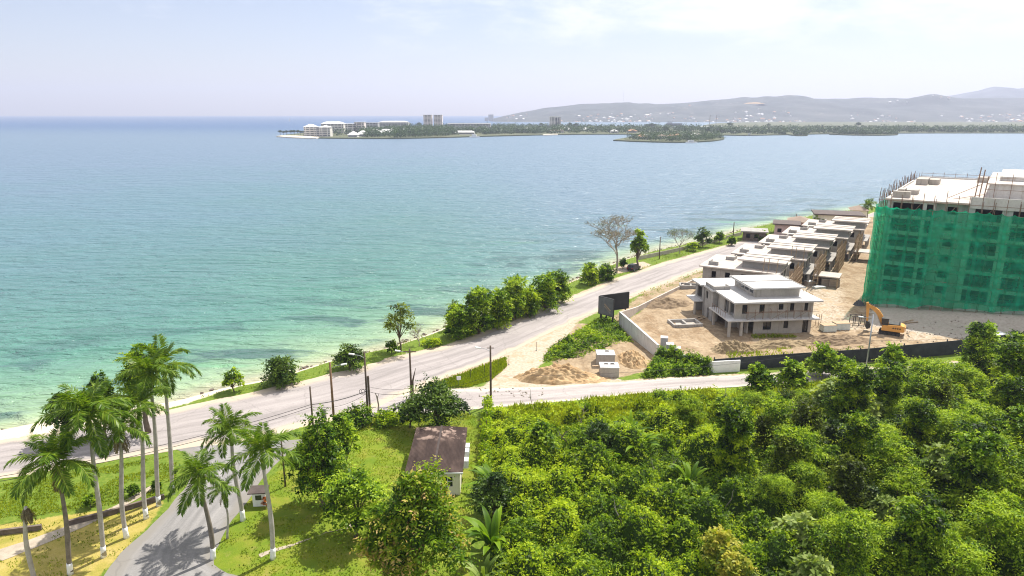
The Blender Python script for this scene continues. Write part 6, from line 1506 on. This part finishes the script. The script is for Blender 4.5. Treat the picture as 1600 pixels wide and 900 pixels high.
for i, (x, y, w, rf, lb) in enumerate(((825, 206, 26, 'far_white', 'white pavilion among trees left of the lone tower'), (870, 209, 30, 'roof_brown', 'dark open pavilion by the sandy cove'), (858, 207, 20, 'far_white', 'small white house behind the sandy cove'), (885, 206, 22, 'far_white', 'white-roofed house right of the lone tower'), (915, 206, 18, 'far_white', 'little white house on the thin part of the peninsula'), (988, 208.8, 20, 'roof_orange', 'orange-roofed house on the peninsula above the island'), (960, 209.3, 16, 'far_grey', 'grey-roofed house near the water left of the island'))):
    hotel(x, y, w, 14, 1, lb, 'far_white', 'hip', 3.6, rh=4, name='shore_house', cat='house', roofmat=rf)
for i, (x, y, w, rf, lb) in enumerate(((1003, 219.5, 15, 'roof_orange', 'terracotta-roofed house at the left of the island'), (1011, 217.5, 13, 'far_white', 'white-roofed house behind the terracotta one on the island'), (1038, 219, 18, 'roof_brown', 'brown-roofed house in the middle of the island'), (1050, 217.5, 9, 'roof_orange', 'small orange house in the middle of the island'), (1060, 217.5, 11, 'roof_orange', 'salmon-roofed house right of the small orange one'), (1085, 216, 12, 'far_white', 'white gabled house near the right end of the island'), (1092, 217, 13, 'far_pink', 'pinkish house at the right end of the island'))):
    hotel(x, y, w, 10, 1, lb, 'far_white', 'hip', 4.0, rh=3.2, name='island_house', cat='house', roofmat=rf)
for i, (x, y, w, rf, lb) in enumerate(((1130, 203.2, 110, 'far_white', 'long white terminal shed at the port'), (1152, 203.5, 50, 'roof_orange', 'red-roofed shed right of the white terminal'), (1285, 203.6, 70, 'roof_orange', 'orange-roofed shed on the far right coast'), (1190, 207, 45, 'far_white', 'row of white houses behind the near mangrove point'), (1175, 207, 26, 'far_white', 'white house left of the row behind the mangrove point'), (1500, 203.5, 120, 'far_white', 'wide pale warehouse on the far right coast'), (1560, 204, 90, 'far_white', 'pale warehouse nearest the right frame edge'), (1430, 203.4, 60, 'far_hotel', 'tan warehouse left of the wide pale one'), (1345, 203, 40, 'far_hotel', 'small tan building behind the mangrove spit'))):
    hotel(x, y, w, 20, 1, lb, 'far_white', None, 6, name='warehouse', roofmat=rf)
for px, label in ((1108, 'left gantry crane mast at the port'), (1118, 'right gantry crane mast at the port')):
    b = G(px, 203); e = thing('port_crane', label, 'crane', (b.x, b.y, 0), 0); MB().box(-.6, .6, -.6, .6, 0, 36).build('mast', 'far_grey', e); MB().box(-.5, 9, -.4, .4, 33, 34).build('jib', 'far_grey', e)
b = G(1053, 197, SEA_Z); e = thing('cargo_ship', 'dark moored ship in the channel beyond the island', 'ship', (b.x, b.y, SEA_Z), .2)
MB().prism([(-26, -5), (22, -5), (30, 0), (22, 5), (-26, 5)], -1, 9).build('hull', 'far_dark', e); MB().box(-22, -8, -4, 4, 9, 18).build('bridge', 'far_grey', e)
b = G(1078, 223.3, SEA_Z); e = thing('motor_yacht', 'white yacht moored at the island shore', 'boat', (b.x, b.y - 8, SEA_Z), .1)
MB().prism([(-8, -2), (5, -2), (9, 0), (5, 2), (-8, 2)], -.5, 1.8).build('hull', 'far_white', e); MB().box(-5, 3, -1.5, 1.5, 1.8, 4.2).build('cabin', 'far_white', e); MB().box(-4.6, 2.6, -1.55, -1.51, 2.6, 3.4).build('window_band', 'far_dark', e)
b = G(742, 214.5, SEA_Z); e = thing('motor_yacht', 'white boat moored at the hotel landing', 'boat', (b.x, b.y - 6, SEA_Z), -.1)
MB().prism([(-9, -2), (5, -2), (9, 0), (5, 2), (-9, 2)], -.5, 2).build('hull', 'far_white', e); MB().box(-5, 3, -1.5, 1.5, 2, 5).build('cabin', 'far_white', e)
b = G(1168, 211.8, SEA_Z); e = thing('work_boat', 'small dark work boat off the mangrove point', 'boat', (b.x, b.y - 12, SEA_Z), .0)
MB().prism([(-6, -2), (4, -2), (7, 0), (4, 2), (-6, 2)], -.5, 1.4).build('hull', 'far_dark', e); MB().box(-3, 1, -1.4, 1.4, 1.4, 4).build('cabin', 'far_grey', e)
b = G(453, 189.5, SEA_Z); e = thing('sailing_boat', 'tiny white sailing boat on the open sea', 'boat', (b.x, b.y, SEA_Z), .3)
MB().prism([(-6, -1.5), (4, -1.5), (7, 0), (4, 1.5), (-6, 1.5)], -.5, 1.2).build('hull', 'far_white', e); MB().hexa([(-5, -.05, 2), (1, -.05, 2), (1, .05, 2), (-5, .05, 2), (.8, -.05, 16), (1, -.05, 16), (1, .05, 16), (.8, .05, 16)]).build('sail', 'far_white', e)
# little palms on the beach tip
pt_, pc_ = plant_meshes(777, 9, 3.6, 7, 7, 40, 2.0, .7, 'far_leaf', (.2, .6), .6, tr=.35, rc=.5)
for i, x in enumerate((436, 441, 446, 453, 458, 464, 468, 472, 478)):
    b = G(x, 213.4, SEA_Z); put_plant((pt_, pc_), 'beach_palm', 'small dark palm in the row on the sandy tip of the peninsula', 'palm tree', (b.x, b.y + 8, .4), rnd.uniform(.7, 1.1), group='palms on the sandy tip')
for i, (x, y) in enumerate(((640, 203), (655, 203), (705, 203), (900, 203.5), (920, 203), (1010, 205), (1018, 205), (1070, 212), (1040, 213), (1105, 213), (845, 203), (830, 203), (890, 204), (990, 206), (1140, 203), (1200, 203), (1340, 203.5))):
    b = G(x, y, SEA_Z); put_plant((pt_, pc_), 'tall_palm', 'tall palm standing above the trees of the far shore', 'palm tree', (b.x, b.y, .4), rnd.uniform(1.2, 1.8), group='tall palms on the far shore')

# hills
def hill(name, crest, dist, foot, seed, nx=240, ny=46, amp=10):
    px = np.array([c[0] for c in crest], float); hz = []
    for x, y in crest:
        v = (450 - y) / FPX; t = dist / (CP + v * SP); hz.append(CAM_H + t * (-SP + v * CP))
    P = np.linspace(px[0], px[-1], nx); Hc = np.interp(P, px, hz); S = np.linspace(0, 1.25, ny)
    U, T = np.meshgrid((P - 800) / FPX, S); HH = np.tile(Hc, (ny, 1)); Yv = foot + (dist - foot) * T; X = U * Yv * 1.03
    prof = np.where(T < 1, np.sin(np.clip(T, 0, 1) * math.pi / 2) ** 1.25, 1 - .9 * (T - 1) / .25)
    nz = (vnoise(X, Yv, 420, seed) - .5) * 2 + (vnoise(X, Yv, 160, seed + 1) - .5) + .5 * (vnoise(X, Yv, 70, seed + 2) - .5)
    Z = HH * prof * (1 + .22 * nz * np.sin(np.clip(T, 0, 1) * math.pi)) + amp * nz * np.sin(np.clip(T, 0, 1) * math.pi) * .5
    edge = np.clip((U - U.min()) / .012, 0, 1); Z = Z * edge - 3
    V = np.stack([X, Yv, Z], -1).reshape(-1, 3); i = np.arange(ny - 1)[:, None] * nx + np.arange(nx - 1)[None]
    me = np_mesh(name, V, np.stack([i, i + 1, i + nx + 1, i + nx], -1).reshape(-1, 4), 'hill'); me.shade_smooth(); tag(link(name, me), kind='structure'); return X, Yv, Z
def hill_mat():
    m, nt, b, o = new_mat('hill'); tc = N(nt, 'ShaderNodeTexCoord').outputs['Object']
    n1 = noise(nt, tc, .0045, 8, .7); n2 = noise(nt, tc, .02, 5, .7)
    col = ramp(nt, n1, [(.35, (.012, .022, .022)), (.52, (.04, .052, .05)), (.7, (.085, .085, .08))]); col = mixc(nt, mth(nt, 'MULTIPLY', sstep(nt, n2, .58, .68), .4), col, (.26, .24, .21))
    nt.links.new(col, b.inputs['Base Color']); b.inputs['Roughness'].default_value = .95; return m
M['hill'] = hill_mat()
c1 = [(757, 188.5), (775, 184), (790, 180), (812, 175), (830, 172), (850, 168), (870, 166), (900, 163.5), (925, 162.5), (950, 162), (972, 161), (1000, 163.5), (1030, 162), (1060, 160.5), (1100, 157.5), (1140, 154), (1170, 152), (1200, 153), (1250, 154.5), (1290, 155), (1330, 152.5), (1380, 153), (1420, 151.5), (1460, 154), (1500, 153), (1550, 154), (1600, 153), (1700, 152), (1900, 156)]
HX, HY, HZ = hill('hill', c1, 4700, 3350, 3)
hill('mountain', [(1340, 160), (1380, 156), (1410, 153), (1440, 149.5), (1480, 145), (1500, 142), (1520, 139.5), (1545, 138.5), (1562, 135.5), (1575, 137), (1600, 136.5), (1660, 138), (1740, 136), (1900, 142)], 7200, 5400, 9, 160, 40, 20)
hb = []
for nm, wm_, rm_ in (('a', 'far_white', 'far_white'), ('b', 'far_hotel', 'roof_orange'), ('c', 'far_white', 'roof_brown')):
    e = MB().box(-7, 7, -6, 6, -3, 6); me = bpy.data.meshes.new('wall'); me.from_pydata(e.v, [], e.f); me.materials.append(M[wm_])
    f = MB().hip(-7, 7, -6, 6, 6.01, 3, 1); m2 = bpy.data.meshes.new('roof'); m2.from_pydata(f.v, [], f.f); m2.materials.append(M[rm_]); hb.append((me, m2))
rh = np.random.RandomState(5); k = 0
while k < 260:
    j = int(rh.rand() ** 1.7 * 26); i = rh.randint(8, HX.shape[1] - 30)
    x, y, z = HX[j, i], HY[j, i], HZ[j, i]
    if vnoise(np.array([x]), np.array([y]), 260, 14)[0] < .45 + .012 * j: continue
    m = hb[[0, 0, 1, 2][rh.randint(4)]]; e = thing('hillside_house', 'tiny pale house scattered among others on the far hillside', 'house', (x + rh.normal() * 25, y, z), rh.rand() * .6, 'houses scattered over the far hillside', rh.uniform(.45, 1.1)); link('wall', m[0], e); link('roof', m[1], e); k += 1
q = G(1165, 176); Yq = 4050; X = (1165 - 800) / FPX * Yq * 1.0
heap('quarry_scar', 'pale bare quarry terrace cut into the far hillside', X, Yq, 60, 40, 9, 'soil_orange', 90, 0, float(np.interp(Yq, HY[:, 150], HZ[:, 150])) + 2, 'quarry')
e = thing('headland_block', 'block-shaped building at the left foot of the hill', 'building', ((768 - 800) / FPX * 3800, 3800, 0)); MB().box(-14, 14, 0, 20, 0, 34).build('wall', 'far_grey', e); MB().box(-34, -16, 0, 20, 0, 18).build('annex', 'far_grey', e)
e = thing('radio_mast', 'thin mast on the crest of the far hill', 'mast', ((968 - 800) / FPX * 4700, 4700, 120)); MB().box(-.6, .6, -.6, .6, 0, 60).build('mast_pole', 'far_grey', e)

# ------------------------------------------------------------------ haze
hz, nt, b_, o_ = new_mat('haze'); nt.nodes.remove(b_)
pv = N(nt, 'ShaderNodeVolumePrincipled'); pv.inputs['Color'].default_value = (.72, .78, 1, 1); pv.inputs['Density'].default_value = 1.35e-4; pv.inputs['Anisotropy'].default_value = .25
nt.links.new(pv.outputs[0], o_.inputs['Volume'])
ho = MB().box(-11900, 11900, -3100, 11900, -9, 460).build('haze', hz); tag(ho, kind='stuff')

# ------------------------------------------------------------------ light and sky
SUN_EL, SUN_AZ = R(56.5), R(42)   # azimuth clockwise from +Y
sl_ = bpy.data.lights.new('sun', 'SUN'); sl_.energy = 4.9; sl_.angle = R(.53); sl_.color = (1, .95, .86)
so = bpy.data.objects.new('sun', sl_); COL.objects.link(so)
dv = Vector((math.sin(SUN_AZ) * math.cos(SUN_EL), math.cos(SUN_AZ) * math.cos(SUN_EL), math.sin(SUN_EL)))
so.rotation_euler = dv.to_track_quat('Z', 'Y').to_euler(); so.location = (0, 0, 200)
wd = bpy.data.worlds.new('World'); sc.world = wd; wd.use_nodes = True; nt = wd.node_tree
bg = nt.nodes['Background']; sk = N(nt, 'ShaderNodeTexSky', sky_type='NISHITA'); sk.sun_disc = False; sk.sun_elevation = SUN_EL; sk.sun_rotation = SUN_AZ
sk.air_density = 1.0; sk.dust_density = .6; sk.ozone_density = 3.0
tcw = N(nt, 'ShaderNodeTexCoord').outputs['Generated']
sep = N(nt, 'ShaderNodeSeparateXYZ'); nt.links.new(tcw, sep.inputs[0])
cn = noise(nt, mapping(nt, tcw, (5, 5, 17)), 1.0, 8, .6, .25)
amt = mth(nt, 'ADD', cn, mth(nt, 'ADD', mth(nt, 'MULTIPLY', sep.outputs[0], .22), mth(nt, 'MULTIPLY', sep.outputs[2], 1.5)))
cf = mth(nt, 'MULTIPLY', sstep(nt, amt, .60, .88), sstep(nt, sep.outputs[2], .045, .12))
skyc = mixc(nt, 1.0, sk.outputs[0], (1.14, 1.02, 1.04), 'MULTIPLY')
skyc = mixc(nt, .16, skyc, (8.6, 8.7, 9.4))
nt.links.new(mixc(nt, mth(nt, 'MULTIPLY', cf, .75), skyc, (9.5, 9.5, 9.8)), bg.inputs['Color'])
bg.inputs['Strength'].default_value = .078

vs = sc.view_settings; vs.view_transform = 'Standard'; vs.look = 'None'; vs.exposure = .7; vs.gamma = 1; vs.use_curve_mapping = False
cy = sc.cycles; cy.use_denoising = True; cy.denoising_input_passes = 'RGB_ALBEDO_NORMAL'; cy.denoising_prefilter = 'ACCURATE'; cy.filter_width = 1.1; cy.use_adaptive_sampling = False; cy.sample_clamp_direct = 2.5; cy.max_bounces = 6; cy.diffuse_bounces = 2; cy.glossy_bounces = 2; cy.transmission_bounces = 3; cy.volume_bounces = 0; cy.transparent_max_bounces = 12
cy.caustics_reflective = False; cy.caustics_refractive = False; cy.sample_clamp_indirect = 6
